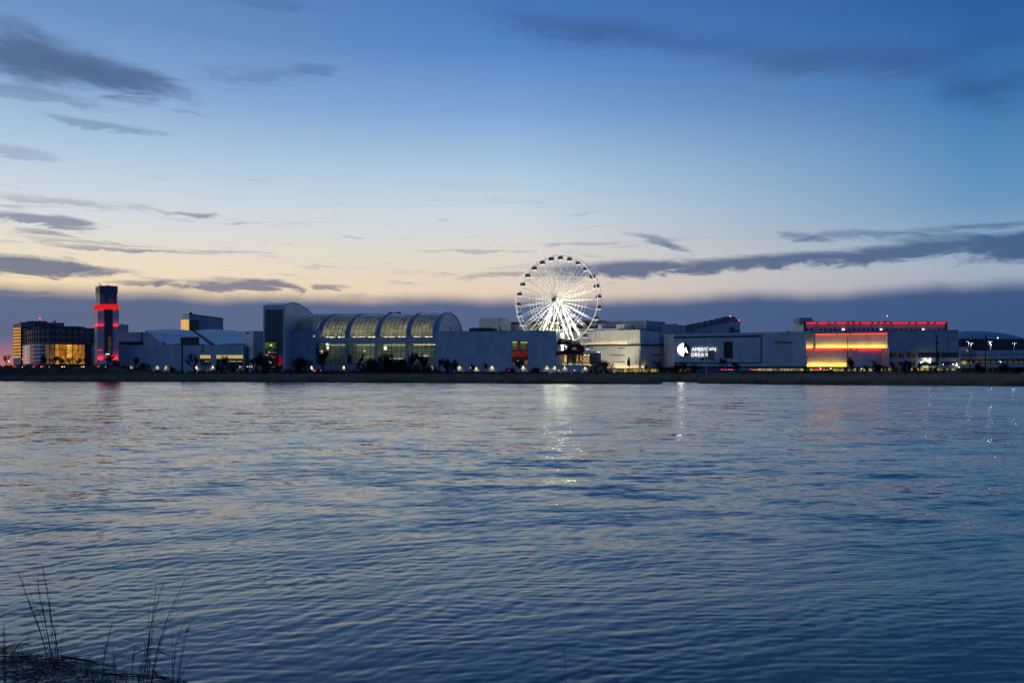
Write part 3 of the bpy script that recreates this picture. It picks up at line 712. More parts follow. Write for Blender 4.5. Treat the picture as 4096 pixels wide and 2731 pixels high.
# ------------------------------------------------------------------ blocks behind
def block(name, label, cat, xs, Ys, tops, mat, bot=None):
    """box building from plan corners: back-left, front corner, right (and back)"""
    (xl, xf, xr), (Yl, Yf, Yr_) = xs, Ys
    a, b_, c = G(xl, Yl), G(xf, Yf), G(xr, Yr_); d = a + (c - b_)
    t = thing(name, label, cat, (b_.x, b_.y, GZ))
    zs = [Zp(tops[1], Yf), Zp(tops[2], Yr_), (Zp(tops[2], Yr_) + Zp(tops[0], Yl)) / 2, Zp(tops[0], Yl)]
    part('wall', MB().prism([b_, c, d, a], GZ, zs), mat, t)
    return t, Fac(xl, Yl, xf, Yf), Fac(xf, Yf, xr, Yr_)
t, fl, fr = block('grey_block', 'small plain grey block peeping up just behind the red lit tower', 'building', (455, 470, 513.5), (680, 665, 668), (1299, 1298, 1299), grey)
mb = MB(); fr.rect(mb, 484, 490, 1294, 1299, -4, -2); part('roof_vent', mb, dark, t)
t, fl, fr = block('fly_tower', 'tall wedge topped block with a golden lit glass corner above striped roofs', 'building', (731, 757, 893), (690, 672, 690), (1256, 1255, 1274), bluegrey)
mb = MB(); fl.rect(mb, 731, 757, 1255, 1278, -.1, .15); part('pale_gable', mb, grey, t)
for k in range(4):
    mb = MB(); fl.rect(mb, 727.5, 756, 1279 + k * 11, 1289 + k * 11, -.2, .9, 1278 + k * 11, 1288.3 + k * 11); part('golden_pane', mb, emit('golden_lit_glow', (1, .58, .16), .85, .3, .08, (.75, .42, .13)) if 'golden_lit_glow' not in MATS else MATS['golden_lit_glow'], t)  # yellow light on this face is put in as emission
mb = MB(); fr.rect(mb, 756, 792.5, 1279, 1330, -.2, .9); part('corner_glass', mb, principled('green_glass', (.02, .05, .05), .1, spec=.8), t)
mb = MB(); fr.rect(mb, 755, 893, 1253.5, 1257, -1.2, .4, 1272.5, 1275.5); part('parapet', mb, dark, t)
part('roof_dish', MB().ball(W(764, 1252, 676), 1.0), dark, t)
# white blocks between the hall and the glass vault
fE = Fac(977, 600, 1013, 566)
t, fl, fr = block('white_end_block', 'white windowless block with slanted top between striped roofs and glazed slab', 'building', (977, 1013, 1060), (596, 566, 572), (1347, 1327, 1327), panel)
mb = MB(); fl.rect(mb, 977.2, 1012.5, 1364, 1364.7, 0, .08, 1352, 1352.7); part('panel_joint', mb, grey, t)
mb = MB(); fr.rect(mb, 1014, 1058, 1324.8, 1327, -1.5, .2); part('parapet', mb, darkroof, t)
# ------------------------------------------------------------------ glazed slab with arched side wall
fs_ = Fac(1053, 563, 1140.5, 560)
t = thing('arched_slab', 'tall slab with dark glass front and arched side beside the glass vault', 'building', base_of(fs_, 1096, GZ))
a, b_ = fs_.g(1053), fs_.g(1140.5); zt = Zp(1219.5, 560)
A_ = G(1140.5, 560); B_ = G(1252, 700); ad_ = (B_ - A_)
arch = [(1140.5, 1220), (1146, 1217.5), (1154, 1214), (1163, 1212), (1172, 1211), (1181, 1211.8), (1190, 1214), (1200, 1218), (1210, 1223.5), (1222, 1232), (1233, 1241.5), (1243, 1250.5), (1252, 1259)]
fsd = Fac(1140.5, 560, 1252, 700)
left = a - b_
mb = MB(); top = [fsd.pt(x, y) for x, y in arch]
for p, q in zip(top[:-1], top[1:]):
    mb.hexa([(p.x, p.y, GZ), (q.x, q.y, GZ), (q.x + left.x, q.y + left.y, GZ), (p.x + left.x, p.y + left.y, GZ)], [p, q, (q.x + left.x, q.y + left.y, q.z), (p.x + left.x, p.y + left.y, p.z)])
part('arched_body', mb, panel, t)
mb = MB()
for p, q in zip(top[:-1], top[1:]): mb.tube([p, q], .3, 4)
part('roof_edge', mb, darkroof, t)
mb = MB(); fs_.rect(mb, 1061, 1131, 1237.5, 1478, -.2, .12); part('glass_front', mb, mglass, t)
for k in range(20):
    mb = MB(); fs_.rect(mb, 1061, 1131, 1243 + k * 11.5, 1243.8 + k * 11.5, .1, .22); part('transom', mb, dark, t)
for k in range(5):
    mb = MB(); x = 1061 + k * 17.2; fs_.rect(mb, x, x + .8, 1238, 1478, .1, .25); part('mullion', mb, dark, t)
cols = [((.9, .75, .15), 1), ((.1, .45, .3), .5), ((.85, .05, .08), 1.0), ((.9, .35, .12), .8), ((.85, .04, .06), .7), ((.55, .6, .1), .6)]
for (x0, x1, y0, y1, ci) in ((1062, 1102, 1370, 1392, 5), (1063, 1095, 1397, 1403, 1), (1070, 1106, 1408, 1411, 3), (1062, 1072, 1416, 1420, 0), (1088, 1100, 1424, 1432, 2), (1112, 1129, 1422, 1446, 4), (1068, 1090, 1420, 1423, 3), (1100, 1130, 1434, 1462, 4), (1064, 1100, 1380, 1384, 1)):
    nm = 'fun_park_light_%d' % ci
    mm = MATS.get(nm) or emit(nm, cols[ci][0], cols[ci][1] * .45, .2, .6, tuple(.25 * v for v in cols[ci][0]))
    mb = MB(); fs_.rect(mb, x0, x1, y0, y1, .1, .18); part('lit_pane', mb, mm, t)
for (x, y) in ((1080, 1379), (1076, 1407), (1076, 1444), (1082, 1449)):
    mb = MB(); fs_.rect(mb, x, x + (9 if y == 1379 else 3), y, y + 3, .15, .3); part('lamp', mb, lampw, t)
mb = MB()
for (xa, ya, xb, yb) in ((1063, 1432, 1106, 1410), (1066, 1395, 1128, 1372), (1064, 1385, 1110, 1400)): mb.tube([fs_.pt(xa, ya, .3), fs_.pt(xb, yb, .3)], .2, 4)
part('brace', mb, dark, t)
for (x, y0) in ((1240, 1233), (1235, 1238)):
    part('roof_rail', MB().tube([fsd.pt(x, 1248, -3), fsd.pt(x, y0, -3)], .2, 4), dark, t)
mb = MB(); fsd.rect(mb, 1231, 1242, 1233, 1240, -5, -2); part('roof_box', mb, darkroof, t)
# ------------------------------------------------------------------ glass barrel vault hall
t = thing('glass_vault_hall', 'long barrel vaulted glass hall glowing yellow green from inside', 'building', tuple(G(1500, 580)) + (GZ,))
def vx(tt): return G(1150 + 602 * tt, 590 - 14 * tt)
nv = G(1804, 621) - G(1752, 576); z0 = Zp(1349, 580); HV = Zp(1254, 621) - z0
def VP(tt, phi, off=0.0):
    b_ = vx(tt); p = b_ + nv * (1 - math.cos(phi)); z = z0 + HV * math.sin(phi)
    o_ = Vector((-nv.x * math.cos(phi) * .3, -math.cos(phi), math.sin(phi))) * off
    return Vector((p.x, p.y, z)) + o_
R90 = math.pi / 2
ribm2 = principled('glazing_bar_grey', (.10, .12, .15), .5)
bays = [(.035, .200), (.228, .386), (.414, .586), (.614, .790), (.818, .965)]
for (t0, t1) in bays:
    for i in range(6):
        for j in range(10):
            a0, a1 = t0 + (t1 - t0) * i / 6, t0 + (t1 - t0) * (i + 1) / 6; p0, p1 = R90 * 1.04 * j / 10, R90 * 1.04 * (j + 1) / 10
            part('glass_pane', MB().poly([VP(a0, p0), VP(a1, p0), VP(a1, p1), VP(a0, p1)]), vglass, t)
    for i in range(0, 7):
        a0 = t0 + (t1 - t0) * i / 6
        part('glazing_rib', MB().tube([VP(a0, R90 * 1.04 * j / 12, .12) for j in range(13)], .19, 4), roofw if i in (0, 6) else ribm2, t)
    for j in range(0, 10):
        part('purlin', MB().tube([VP(t0 + (t1 - t0) * i / 6, R90 * 1.04 * j / 10, -.1) for i in range(7)], .17 if j < 3 else .11, 4), dark, t)
def arc_band(t0, t1, off, a=0, b=180, n=16):
    mb = MB()
    for k in range(n):
        p0, p1 = math.radians(a + (b - a) * k / n), math.radians(a + (b - a) * (k + 1) / n)
        mb.hexa([VP(t0, p0, -.2), VP(t1, p0, -.2), VP(t1, p1, -.2), VP(t0, p1, -.2)], [VP(t0, p0, off), VP(t1, p0, off), VP(t1, p1, off), VP(t0, p1, off)])
    return mb
ribm = principled('blue_rib_cladding', (.23, .28, .37), .5)
for tm in (.214, .40, .60, .804): part('main_rib', arc_band(tm - .009, tm + .009, .6), ribm, t)
part('main_rib', arc_band(.975, 1.0, .7), ribm, t)
part('back_roof', arc_band(0, 1.0, .1, 92, 180, 10), roofw, t)
mb = MB(); ring = [VP(.998, math.pi * k / 24, .2) for k in range(25)]; mb.poly([ring[0] - Vector((0, 0, 25))] + ring + [ring[-1] - Vector((0, 0, 25))]); part('gable_wall', mb, panel2, t)
mb = MB(); mb.tube([VP(1.0, math.pi * k / 24, .4) for k in range(25)], .35, 4); part('gable_trim', mb, roofw, t)
mb = MB(); mb.tube([VP(1.004, math.pi * (.5 + .42 * k / 12), -3.5 ) + Vector((0, -.4, 0)) for k in range(13)], .22, 4); part('gable_pipe', mb, darkroof, t)
cr = VP(1.0, R90); 
for dx in (-.8, .8): part('ladder_rail', MB().tube([cr + Vector((dx - 1.5, -1.5, -HV * .9)), cr + Vector((dx - 1.5, -1.5, 2.5))], .14, 4), darkroof, t)
for k in range(12): part('ladder_rung', MB().tube([cr + Vector((-2.3, -1.5, -HV * .9 + k * HV * .08)), cr + Vector((-.7, -1.5, -HV * .9 + k * HV * .08))], .12, 4), darkroof, t)
part('ladder_cage', MB().box(cr.x - 2.8, cr.x + .2, cr.y - 2.4, cr.y - .6, cr.z - HV * .62, cr.z - HV * .5), darkroof, t)
for (x0, x1) in ((.553, .58), (.612, .642)):
    a_, b_ = VP(x0, R90), VP(x1, R90); part('roof_unit', MB().box(a_.x, b_.x, a_.y - 1, a_.y + 2, a_.z + .2, a_.z + 1.6), darkroof, t)
mb = MB(); a_, b_ = VP(.56, R90), VP(.63, R90); mb.tube([a_ + Vector((0, 0, 1.1)), b_ + Vector((0, 0, 1.1))], .15, 4); part('roof_pipe', mb, darkroof, t)
# inside of the vault: floor, lamps
mb = MB().hexa([(vx(0).x, vx(0).y + .3, z0 - .6), (vx(1).x, vx(1).y + .3, z0 - .6), (vx(1).x + 2 * nv.x, vx(1).y + 2 * nv.y, z0 - .6), (vx(0).x + 2 * nv.x, vx(0).y + 2 * nv.y, z0 - .6)],
               [(vx(0).x, vx(0).y + .3, z0 - .2), (vx(1).x, vx(1).y + .3, z0 - .2), (vx(1).x + 2 * nv.x, vx(1).y + 2 * nv.y, z0 - .2), (vx(0).x + 2 * nv.x, vx(0).y + 2 * nv.y, z0 - .2)])
part('gallery_floor', mb, concrete, t)
for (t0, t1) in ((.05, .19), (.235, .30), (.32, .38), (.42, .50), (.52, .58), (.625, .70), (.715, .785), (.825, .88), (.90, .955)):
    p, q = vx(t0), vx(t1); dn = nv.normalized() * 5
    part('strip_lamp', MB().hexa([(p.x + dn.x, p.y + dn.y, z0 + .4), (q.x + dn.x, q.y + dn.y, z0 + .4), (q.x + dn.x, q.y + dn.y + .8, z0 + .4), (p.x + dn.x, p.y + dn.y + .8, z0 + .4)],
         [(p.x + dn.x, p.y + dn.y, z0 + .7), (q.x + dn.x, q.y + dn.y, z0 + .7), (q.x + dn.x, q.y + dn.y + .8, z0 + .7), (p.x + dn.x, p.y + dn.y + .8, z0 + .7)]), glowv, t)
mb = MB()
for (t0, t1) in bays[1:]:
    for i in range(4):
        a0, a1 = t0 + (t1 - t0) * i / 4, t0 + (t1 - t0) * (i + 1) / 4
        mb.tube([VP(a0, .02, -.6), VP(a1, .28, -.6)], .14, 4); mb.tube([VP(a0, .28, -.6), VP(a1, .02, -.6)], .14, 4)
part('truss', mb, dark, t)
# lower front of the vault hall
fv = Fac(1140, 586, 1745, 573)
p, q = fv.g(1140), fv.g(1279)
part('solid_front', MB().prism([p, q, q + Vector((0, 12)), p + Vector((0, 12))], GZ, Zp(1329, 584)), panel, t)
mb = MB(); fv.rect(mb, 1140, 1279, 1321.5, 1329, -1.5, .4); part('sill', mb, roofw, t)
mb = MB(); fv.rect(mb, 1142, 1262, 1350, 1350.8, 0, .08); part('panel_joint', mb, grey, t)
mb = MB(); fv.rect(mb, 1253, 1260, 1341, 1347.5, 0, .12); part('small_window', mb, warmw, t)
x = 1262
while x < 1741:
    mb = MB(); fv.rect(mb, x + .2, min(x + 17.6, 1742), 1350, 1368, -.8, .5); part('band_panel', mb, panel, t); x += 18.45
for x in (1258, 1386.5, 1504.5, 1628.5):
    mb = MB(); fv.rect(mb, x - 3.5, x + 3.5, 1368, 1475, -.6, .4); part('column', mb, panel, t)
for (x0, x1) in ((1264, 1382), (1391, 1500), (1509, 1624), (1633, 1742)):
    for i in range(6):
        for j in range(7):
            a0, a1 = x0 + (x1 - x0) * i / 6, x0 + (x1 - x0) * (i + 1) / 6; r0, r1 = 1368 + 12.4 * j, 1368 + 12.4 * (j + 1)
            part('window_pane', MB().poly([fv.pt(a0, r1), fv.pt(a1, r1), fv.pt(a1, r0), fv.pt(a0, r0)]), wglass, t)
    for i in range(7):
        x = x0 + (x1 - x0) * i / 6; mb = MB(); fv.rect(mb, x - .5, x + .5, 1368, 1456, -.1, .25); part('mullion', mb, dark, t)
    for j in range(0, 8):
        y = 1369 + 12.2 * j; mb = MB(); fv.rect(mb, x0, x1, y - .8, y + .8, -.1, .2); part('transom', mb, dark, t)
    mb = MB(); fv.rect(mb, x0, x1, 1456, 1490, -.4, .1); part('plinth', mb, grey, t)
p, q = fv.g(1262), fv.g(1745)
tealw = principled('pool_hall_wall', (.36, .44, .38), .7, var=.5, scale=.12)
part('hall_back_wall', MB().hexa([(p.x, p.y + 13, GZ), (q.x, q.y + 13, GZ), (q.x, q.y + 13.4, GZ), (p.x, p.y + 13.4, GZ)], [(p.x, p.y + 13, z0 - .8), (q.x, q.y + 13, z0 - .8), (q.x, q.y + 13.4, z0 - .8), (p.x, p.y + 13.4, z0 - .8)]), tealw, t)
part('hall_floor', MB().hexa([(p.x, p.y, GZ), (q.x, q.y, GZ), (q.x, q.y + 13, GZ), (p.x, p.y + 13, GZ)], [(p.x, p.y, GZ + .4), (q.x, q.y, GZ + .4), (q.x, q.y + 13, GZ + .4), (p.x, p.y + 13, GZ + .4)]), concrete, t)
halll = emit('hall_lamp', (1, .92, .62), 3.2)
for (x0, x1, py) in ((1290, 1365, 1378), (1405, 1490, 1378), (1522, 1610, 1378), (1645, 1735, 1376), (1420, 1480, 1428), (1530, 1600, 1432), (1650, 1700, 1420)):
    mb = MB(); fv.rect(mb, x0, x1, py, py + 1.6, -9, -8.4); part('strip_lamp', mb, halll, t)
for (x0, x1, y0, y1, m_) in ((1273, 1290, 1402, 1405.5, lampw), (1286, 1289, 1408, 1411, lampw), (1455, 1463, 1402, 1405.5, lampw), (1304, 1312, 1374, 1379, halll), (1307, 1313, 1386, 1396, halll), (1536, 1547, 1386, 1398, halll)):
    mb = MB(); fv.rect(mb, x0, x1, y0, y1, -.6, -.2); part('lamp', mb, m_, t)
for (x0, x1, y0, y1, c) in ((1690, 1706, 1378, 1392, (.65, .6, .04)), (1720, 1736, 1378, 1390, (.6, .6, .05)), (1402, 1412, 1378, 1420, (.6, .62, .5)), (1340, 1380, 1395, 1404, (.1, .3, .25)), (1540, 1620, 1400, 1406, (.1, .3, .28))):
    mb = MB(); fv.rect(mb, x0, x1, y0, y1, -7, -6); part('hall_feature', mb, principled('hall_feature_%d' % x0, c, .5), t)
mb = MB()
for (x0, x1) in ((1264, 1382), (1391, 1500), (1509, 1624), (1633, 1742)):
    for i in range(3):
        a0 = x0 + (x1 - x0) * i / 3; a1 = x0 + (x1 - x0) * (i + 1) / 3
        mb.tube([fv.pt(a0, 1454, -.8), fv.pt(a1, 1432, -.8)], .14, 4); mb.tube([fv.pt(a0, 1432, -.8), fv.pt(a1, 1454, -.8)], .14, 4)
part('truss', mb, dark, t)
# ------------------------------------------------------------------ blank pale hall with tall coloured window
t, fl_, fh = None, None, Fac(1742, 570, 2224, 560)
t = thing('blank_front_hall', 'big blank pale hall with one tall window beside the red slide', 'building', base_of(fh, 1980, GZ))
p, q, r_ = fh.g(1742), fh.g(2224), G(2257, 594)
zt = Zp(1325.5, 565)
part('wall', MB().prism([p, q, r_, p + Vector((4, 30))], GZ, zt), panel, t)
mb = MB(); fh.rect(mb, 1742, 2224, 1346.5, 1347.2, 0, .07); part('panel_joint', mb, grey, t)
fhr = Fac(2224, 560, 2257, 594); mb = MB(); fhr.rect(mb, 2224.5, 2256, 1347, 1347.7, 0, .07, 1356, 1356.7); part('panel_joint', mb, grey, t)
part('parapet', MB().prism([p + fh.n * .15, q + fh.n * .15, q - fh.n * .4, p - fh.n * .4], zt - .15, zt + .35), bluegrey, t)
for (x, y) in ((1925, 1363), (1925, 1392), (1925, 1420), (1981, 1391), (1981, 1420), (2177, 1363), (2177, 1391), (2147, 1420), (2178, 1420)):
    mb = MB(); fh.rect(mb, x - 1.2, x + 1.2, y - 1.3, y + 1.3, 0, .2); part('wall_vent', mb, darkroof, t)
mb = MB(); fh.rect(mb, 2047.5, 2112.5, 1364, 1457.5, 0, .25); part('window_frame', mb, dark, t)
wl = {'green': emit('lit_green_wall', (.30, .48, .06), .42, .2, .5, (.10, .16, .04)), 'teal': emit('lit_teal_wall', (.10, .22, .17), .4, .2, .5, (.03, .07, .06)), 'red': emit('lit_red_slide', (.42, .05, .05), .35, .2, .4, (.16, .015, .03)),
      'dim': emit('dim_window', (.07, .03, .03), .35, .2, .4, (.015, .015, .02)), 'orange': emit('lit_orange_corner', (.75, .30, .04), .45, .2, .6, (.3, .1, .02)), 'cream': emit('lit_cream', (.9, .8, .5), .6)}
for (x0, x1, y0, y1, k) in ((2050, 2068, 1366, 1370, 'cream'), (2050, 2068, 1371, 1377.5, 'green'), (2082, 2110, 1367, 1370, 'cream'), (2083, 2110, 1371, 1377.5, 'green'), (2050, 2068, 1379, 1386, 'green'), (2050, 2068, 1387, 1400, 'teal'), (2082, 2103, 1379, 1400, 'teal'),
                            (2069, 2080, 1369, 1400, 'red'), (2104, 2111, 1381, 1400, 'red'), (2049, 2111, 1403, 1427, 'red'), (2049, 2066, 1429, 1452, 'dim'), (2067, 2090, 1429, 1456, 'dim'), (2091, 2111, 1429, 1440, 'dim'), (2098, 2111, 1441, 1456, 'orange'), (2049, 2058, 1453, 1456, 'orange')):
    mb = MB(); fh.rect(mb, x0, x1, y0, y1, .2, .32); part('window_pane', mb, wl[k], t)
for y in (1378, 1401.5, 1428):
    mb = MB(); fh.rect(mb, 2048, 2112, y - .5, y + .5, .2, .5); part('transom', mb, dark, t)
mb = MB(); fh.rect(mb, 2080.5, 2081.7, 1364, 1402, .2, .5); part('mullion', mb, dark, t)
mb = MB(); mb.tube([fh.pt(2083, 1396, .5), fh.pt(2104, 1386, .5)], .22, 5); part('bright_rail', mb, steel, t)
for (x0, x1, y0) in ((1872, 1886, 1310.5), (1887, 1966, 1309), (1967, 1982, 1312)):
    mb = MB(); fh.rect(mb, x0, x1, y0, 1325.5, -9, -5); part('roof_plant', mb, darkroof, t)
for k in range(9):
    mb = MB(); fh.rect(mb, 1889 + k * 8.6, 1894 + k * 8.6, 1313, 1322, -5.2, -4.8); part('plant_louvre', mb, dark, t)
mb = MB(); fh.rect(mb, 2018, 2047, 1320.5, 1325.5, -9, -7); part('skylight_kerb', mb, panel2, t)
mb = MB(); mb.tube([fh.pt(1999, 1325, -6), fh.pt(1996, 1302, -6)], .5, 4); part('roof_flue', mb, darkroof, t)
# ------------------------------------------------------------------ cream block behind it and long dark roofed block
t, fl, fr = block('cream_block', 'cream windowless block with dot vents, standing behind blank pale hall', 'building', (1917, 1992, 2044), (690, 664, 680), (1272, 1270.5, 1274), panel2)
for y in (1283, 1304):
    for x in (1935, 1943, 1954, 1971):
        mb = MB(); fl.rect(mb, x, x + 1.5, y, y + 1.5, 0, .2); part('wall_vent', mb, darkroof, t)
for k in range(5):
    mb = MB(); fl.rect(mb, 1917, 1992, 1278 + k * 9, 1278.5 + k * 9, 0, .08); part('panel_joint', mb, grey, t)
    mb = MB(); fr.rect(mb, 1992, 2044, 1278 + k * 9, 1278.5 + k * 9, 0, .08); part('panel_joint', mb, grey, t)
t, fl, fr = block('dark_roof_block', 'low block with overhanging dark roof seen through the spokes of the wheel', 'building', (2030, 2044, 2300), (700, 682, 676), (1294, 1294, 1292), grey)
mb = MB(); fr.rect(mb, 2043, 2286, 1288.5, 1296, -3, 2, 1286, 1293.5); part('roof_band', mb, darkroof, t)
mb = MB(); fr.rect(mb, 2150, 2235, 1275, 1289, -8, -4); part('roof_plant', mb, darkroof, t)
for (x0, x1, m_) in ((2145, 2152, brick), (2160, 2215, darkroof), (2222, 2262, dglass)):
    mb = MB(); fr.rect(mb, x0, x1, 1297, 1324, 0, .4); part('recess', mb, m_, t)
t, fl, fr = block('canopy_block', 'dark canopied block rising behind right rim of the wheel', 'building', (2270, 2290, 2420), (690, 672, 662), (1300, 1300, 1298), darkroof)
mb = MB(); fr.rect(mb, 2282, 2425, 1280, 1292, -3, 3, 1284, 1294); part('roof_band', mb, darkroof, t)
mb = MB(); fr.rect(mb, 2330, 2345, 1292, 1318, 0, .5); part('red_fin', mb, brick, t)
mb = MB(); fr.rect(mb, 2345, 2358, 1290, 1318, 0, .4); part('dark_bay', mb, dglass, t)
for (x0, x1, y0) in ((2382, 2396, 1276), (2402, 2410, 1280)):
    mb = MB(); fr.rect(mb, x0, x1, y0, 1287, -4, -1); part('roof_box', mb, darkroof, t)
# ------------------------------------------------------------------ observation wheel
WY = 600.0; hubc = W(2222, 1201, WY); RW = 183.6 * WY / F
nW = Vector((-.5, -.866, 0)); tW = Vector((.866, -.5, 0)); zU = Vector((0, 0, 1)); WID = 6.6
wh = thing('ferris_wheel', 'huge white floodlit observation wheel with black cabins', 'ferris wheel', (hubc.x, hubc.y + 2, GZ))
def RP(ang, r, d): return hubc - nW * d + tW * (r * math.sin(ang)) + zU * (r * math.cos(ang))
NS = 27; A0 = math.radians(4.3)
part('front_rim', MB().tube([RP(2 * math.pi * i / 108, RW, 0) for i in range(109)], .22, 6, False), rimw, wh)
part('front_rim_tube', MB().tube([RP(2 * math.pi * i / 108, RW - .75, .4) for i in range(109)], .14, 5, False), steel, wh)
part('back_rim', MB().tube([RP(2 * math.pi * i / 108, RW, WID) for i in range(109)], .22, 6, False), steel, wh)
for k in range(NS):
    a = A0 + 2 * math.pi * (k + .5) / NS
    for d0, d1 in ((0, .6), (WID, WID - .6)):
        sp = part('spoke', MB().tube([RP(a, 1.6, d1 if d0 else -1.2), RP(a, RW, d0)], .17, 5), steel, wh)
    mb = MB()
    for j in range(7):
        r0 = 4 + j * (RW - 6) / 7; r1 = r0 + (RW - 6) / 7
        mb.tube([RP(a, r0, .3 if j % 2 else WID - .3), RP(a, r1, WID - .3 if j % 2 else .3)], .06, 3)
    part('spoke_lattice', mb, steel, wh)
    part('cross_tie', MB().tube([RP(a, RW, 0), RP(a, RW, WID)], .12, 4), steel, wh)
for rr in (.655, .49, .335):
    for d in (.5, WID - .5):
        part('inner_ring', MB().tube([RP(A0 + 2 * math.pi * (k + .5) / NS, RW * rr, d) for k in range(NS + 1)], .10, 4, False), steel, wh)
part('hub_drum', MB().tube([RP(0, 0, -2.2), RP(0, 0, WID + 2.2)], 1.5, 16), steel, wh)
part('hub_flange', MB().tube([RP(0, 0, -1.5), RP(0, 0, -1.1)], 2.0, 20), steel, wh)
part('hub_flange', MB().tube([RP(0, 0, WID + 1.1), RP(0, 0, WID + 1.5)], 2.0, 20), steel, wh)
part('hub_cap', MB().ball(RP(0, 0, -3.4), 1.75, 10), principled('hub_cap_dark', (.03, .03, .045), .4), wh, 'round dark cap on the front of the hub', True)
streakl = emit('added_streak_lamp', (1, 1, .66), 320.0)  # added source for the wheel's reflection in the water
f0, b0 = RP(0, 0, -2.2), RP(0, 0, WID + 2.2)
for (s, px, Y, r) in ((f0, 2133, 585, .62), (f0, 2305, 577, .62), (b0, 2160, 618, .6), (b0, 2318, 604, .6), (b0, 2366, 600, .42)):
    part('support_leg', MB().tube([s, W(px, 1432, Y)], [r * .8, r], 10), steel, wh)
    for k in range(4):      # added lamps, with shields behind, to lay a bright streak on the water
        p = s.lerp(W(px, 1432, Y), .16 + .14 * k); part('added_leg_lamp', MB().box(p.x - .2, p.x + .2, p.y - 1.2, p.y - 1.1, p.z - .2, p.z + .2), streakl, wh); part('added_lamp_shield', MB().box(p.x - .45, p.x + .45, p.y - 1.09, p.y - .7, p.z - .45, p.z + .45), steel, wh)
mb = MB().tube([W(2290, 1380, 580), W(2345, 1380, 602)], .2, 5); part('leg_tie', mb, steel, wh)
cabm = principled('cabin_black', (.015, .017, .020), .25, spec=.7); cabg = principled('cabin_glass', (.03, .05, .05), .08, spec=.9)
cabl = emit('cabin_led', (.95, 1, 1), 1.1)
def cabin(k):
    a = A0 + 2 * math.pi * k / NS; p = RP(a, RW * .985, WID / 2); c = p - zU * 2.0
    def B(mb, x0, x1, y0, y1, z0_, z1_, tp=1.0):
        f = lambda x, y, z: tuple(c + tW * x - nW * y + zU * z)
        return mb.hexa([f(x0, y0, z0_), f(x1, y0, z0_), f(x1, y1, z0_), f(x0, y1, z0_)], [f(x0 * tp, y0 * tp, z1_), f(x1 * tp, y0 * tp, z1_), f(x1 * tp, y1 * tp, z1_), f(x0 * tp, y1 * tp, z1_)])
    mb = B(MB(), -1.75, 1.75, -1.1, 1.1, -1.2, -.25); B(mb, -1.9, 1.9, -1.2, 1.2, -.25, .0); B(mb, -1.6, 1.6, -1.0, 1.0, 1.15, 1.4, .85)
    cb = part('cabin', mb, cabm, wh)
    part('cabin_window', B(MB(), -1.7, 1.7, -1.05, 1.05, 0, 1.15, .95), cabg, cb)
    part('cabin_light', B(MB(), -1.7, 1.7, -1.2, 1.2, -1.5, -1.2), cabl, cb)
    mb = MB()
    for sx in (-1, 1): mb.tube([c + tW * sx * 1.0 + zU * 1.4, c + tW * sx * .9 + zU * 2.1], .1, 4)
    mb.tube([RP(a, RW * .985, 0), RP(a, RW * .985, WID)], .14, 4); part('cabin_hanger', mb, steel, cb)
for k in range(NS): cabin(k)
# floodlights at the wheel's foot, two more added on the hall roof for evenness
def spot(loc, aim, watts, deg, col=(1, .97, .80), blend=.6, size=.4, parent=None):
    l = bpy.data.lights.new('floodlight', 'SPOT'); l.energy = watts; l.spot_size = math.radians(deg); l.spot_blend = blend; l.color = col; l.shadow_soft_size = size
    o = bpy.data.objects.new('floodlight', l); C.objects.link(o); d = Vector(aim) - Vector(loc); q = d.to_track_quat('-Z', 'Y')
    o.location = Vector(loc) - (ORG[parent] if parent else Vector()); o.rotation_euler = q.to_euler()
    if parent: o.parent = parent
    return o
for (px, py, Y, e_, tgt) in ((2200, 1408, 588, 80000, 6), (2262, 1408, 584, 80000, 6), (2285, 1408, 606, 80000, 6), (2130, 1322, 572, 60000, -6), (2216, 1322, 566, 70000, 0)):
    p = W(px, py, Y); fx = part('floodlight', MB().box(p.x - .5, p.x + .5, p.y - .5, p.y + .5, p.z - .9, p.z - .35), dark, wh)
    spot(p, hubc + Vector((0, 2, tgt)), e_, 95, (1, .95, .70), parent=wh)
pb = W(2240, 1414, 600); part('loading_deck', MB().box(pb.x - 14, pb.x + 26, 584, 620, pb.z - 1.5, pb.z - .8), concrete, wh)
# ------------------------------------------------------------------ red spiral slide
fsl = Fac(2226, 563, 2420, 557)
sl_ = thing('red_slide', 'dark red enclosed spiral water slide looping out of the pale hall', 'water slide', base_of(fsl, 2290, GZ))
def SPt(x, y, d): return fsl.pt(x, y, 0) + Vector((0, d, 0))
path = []
pts_ = [(2222, 1371, 4), (2245, 1369, 3), (2275, 1371, 3), (2300, 1377, 5), (2316, 1386, 8), (2318, 1397, 10), (2305, 1405, 8), (2285, 1402, 4), (2278, 1392, 1), (2288, 1382, -2), (2308, 1381, -3), (2326, 1390, -2), (2330, 1400, 1), (2318, 1408, 3), (2292, 1409, 2), (2262, 1407, 1), (2240, 1412, 0), (2222, 1415, 0)]
P3 = [SPt(*p) for p in pts_]
sm = []
for i in range(len(P3) - 1):
    p0, p1, p2, p3 = P3[max(i - 1, 0)], P3[i], P3[i + 1], P3[min(i + 2, len(P3) - 1)]
    for j in range(4):
        s = j / 4; sm.append(.5 * ((2 * p1) + (p2 - p0) * s + (2 * p0 - 5 * p1 + 4 * p2 - p3) * s * s + (3 * p1 - p0 - 3 * p2 + p3) * s ** 3))
sm.append(P3[-1])
for i in range(0, len(sm) - 1, 4):
    q = sm[i:i + 5]; part('slide_tube', MB().tube(q, 1.42, 12, False), maroon, sl_, smooth=True)
    part('tube_flange', MB().tube([sm[i] - (sm[i + 1] - sm[i]).normalized() * .08, sm[i] + (sm[i + 1] - sm[i]).normalized() * .08], 1.58, 12), maroon, sl_)
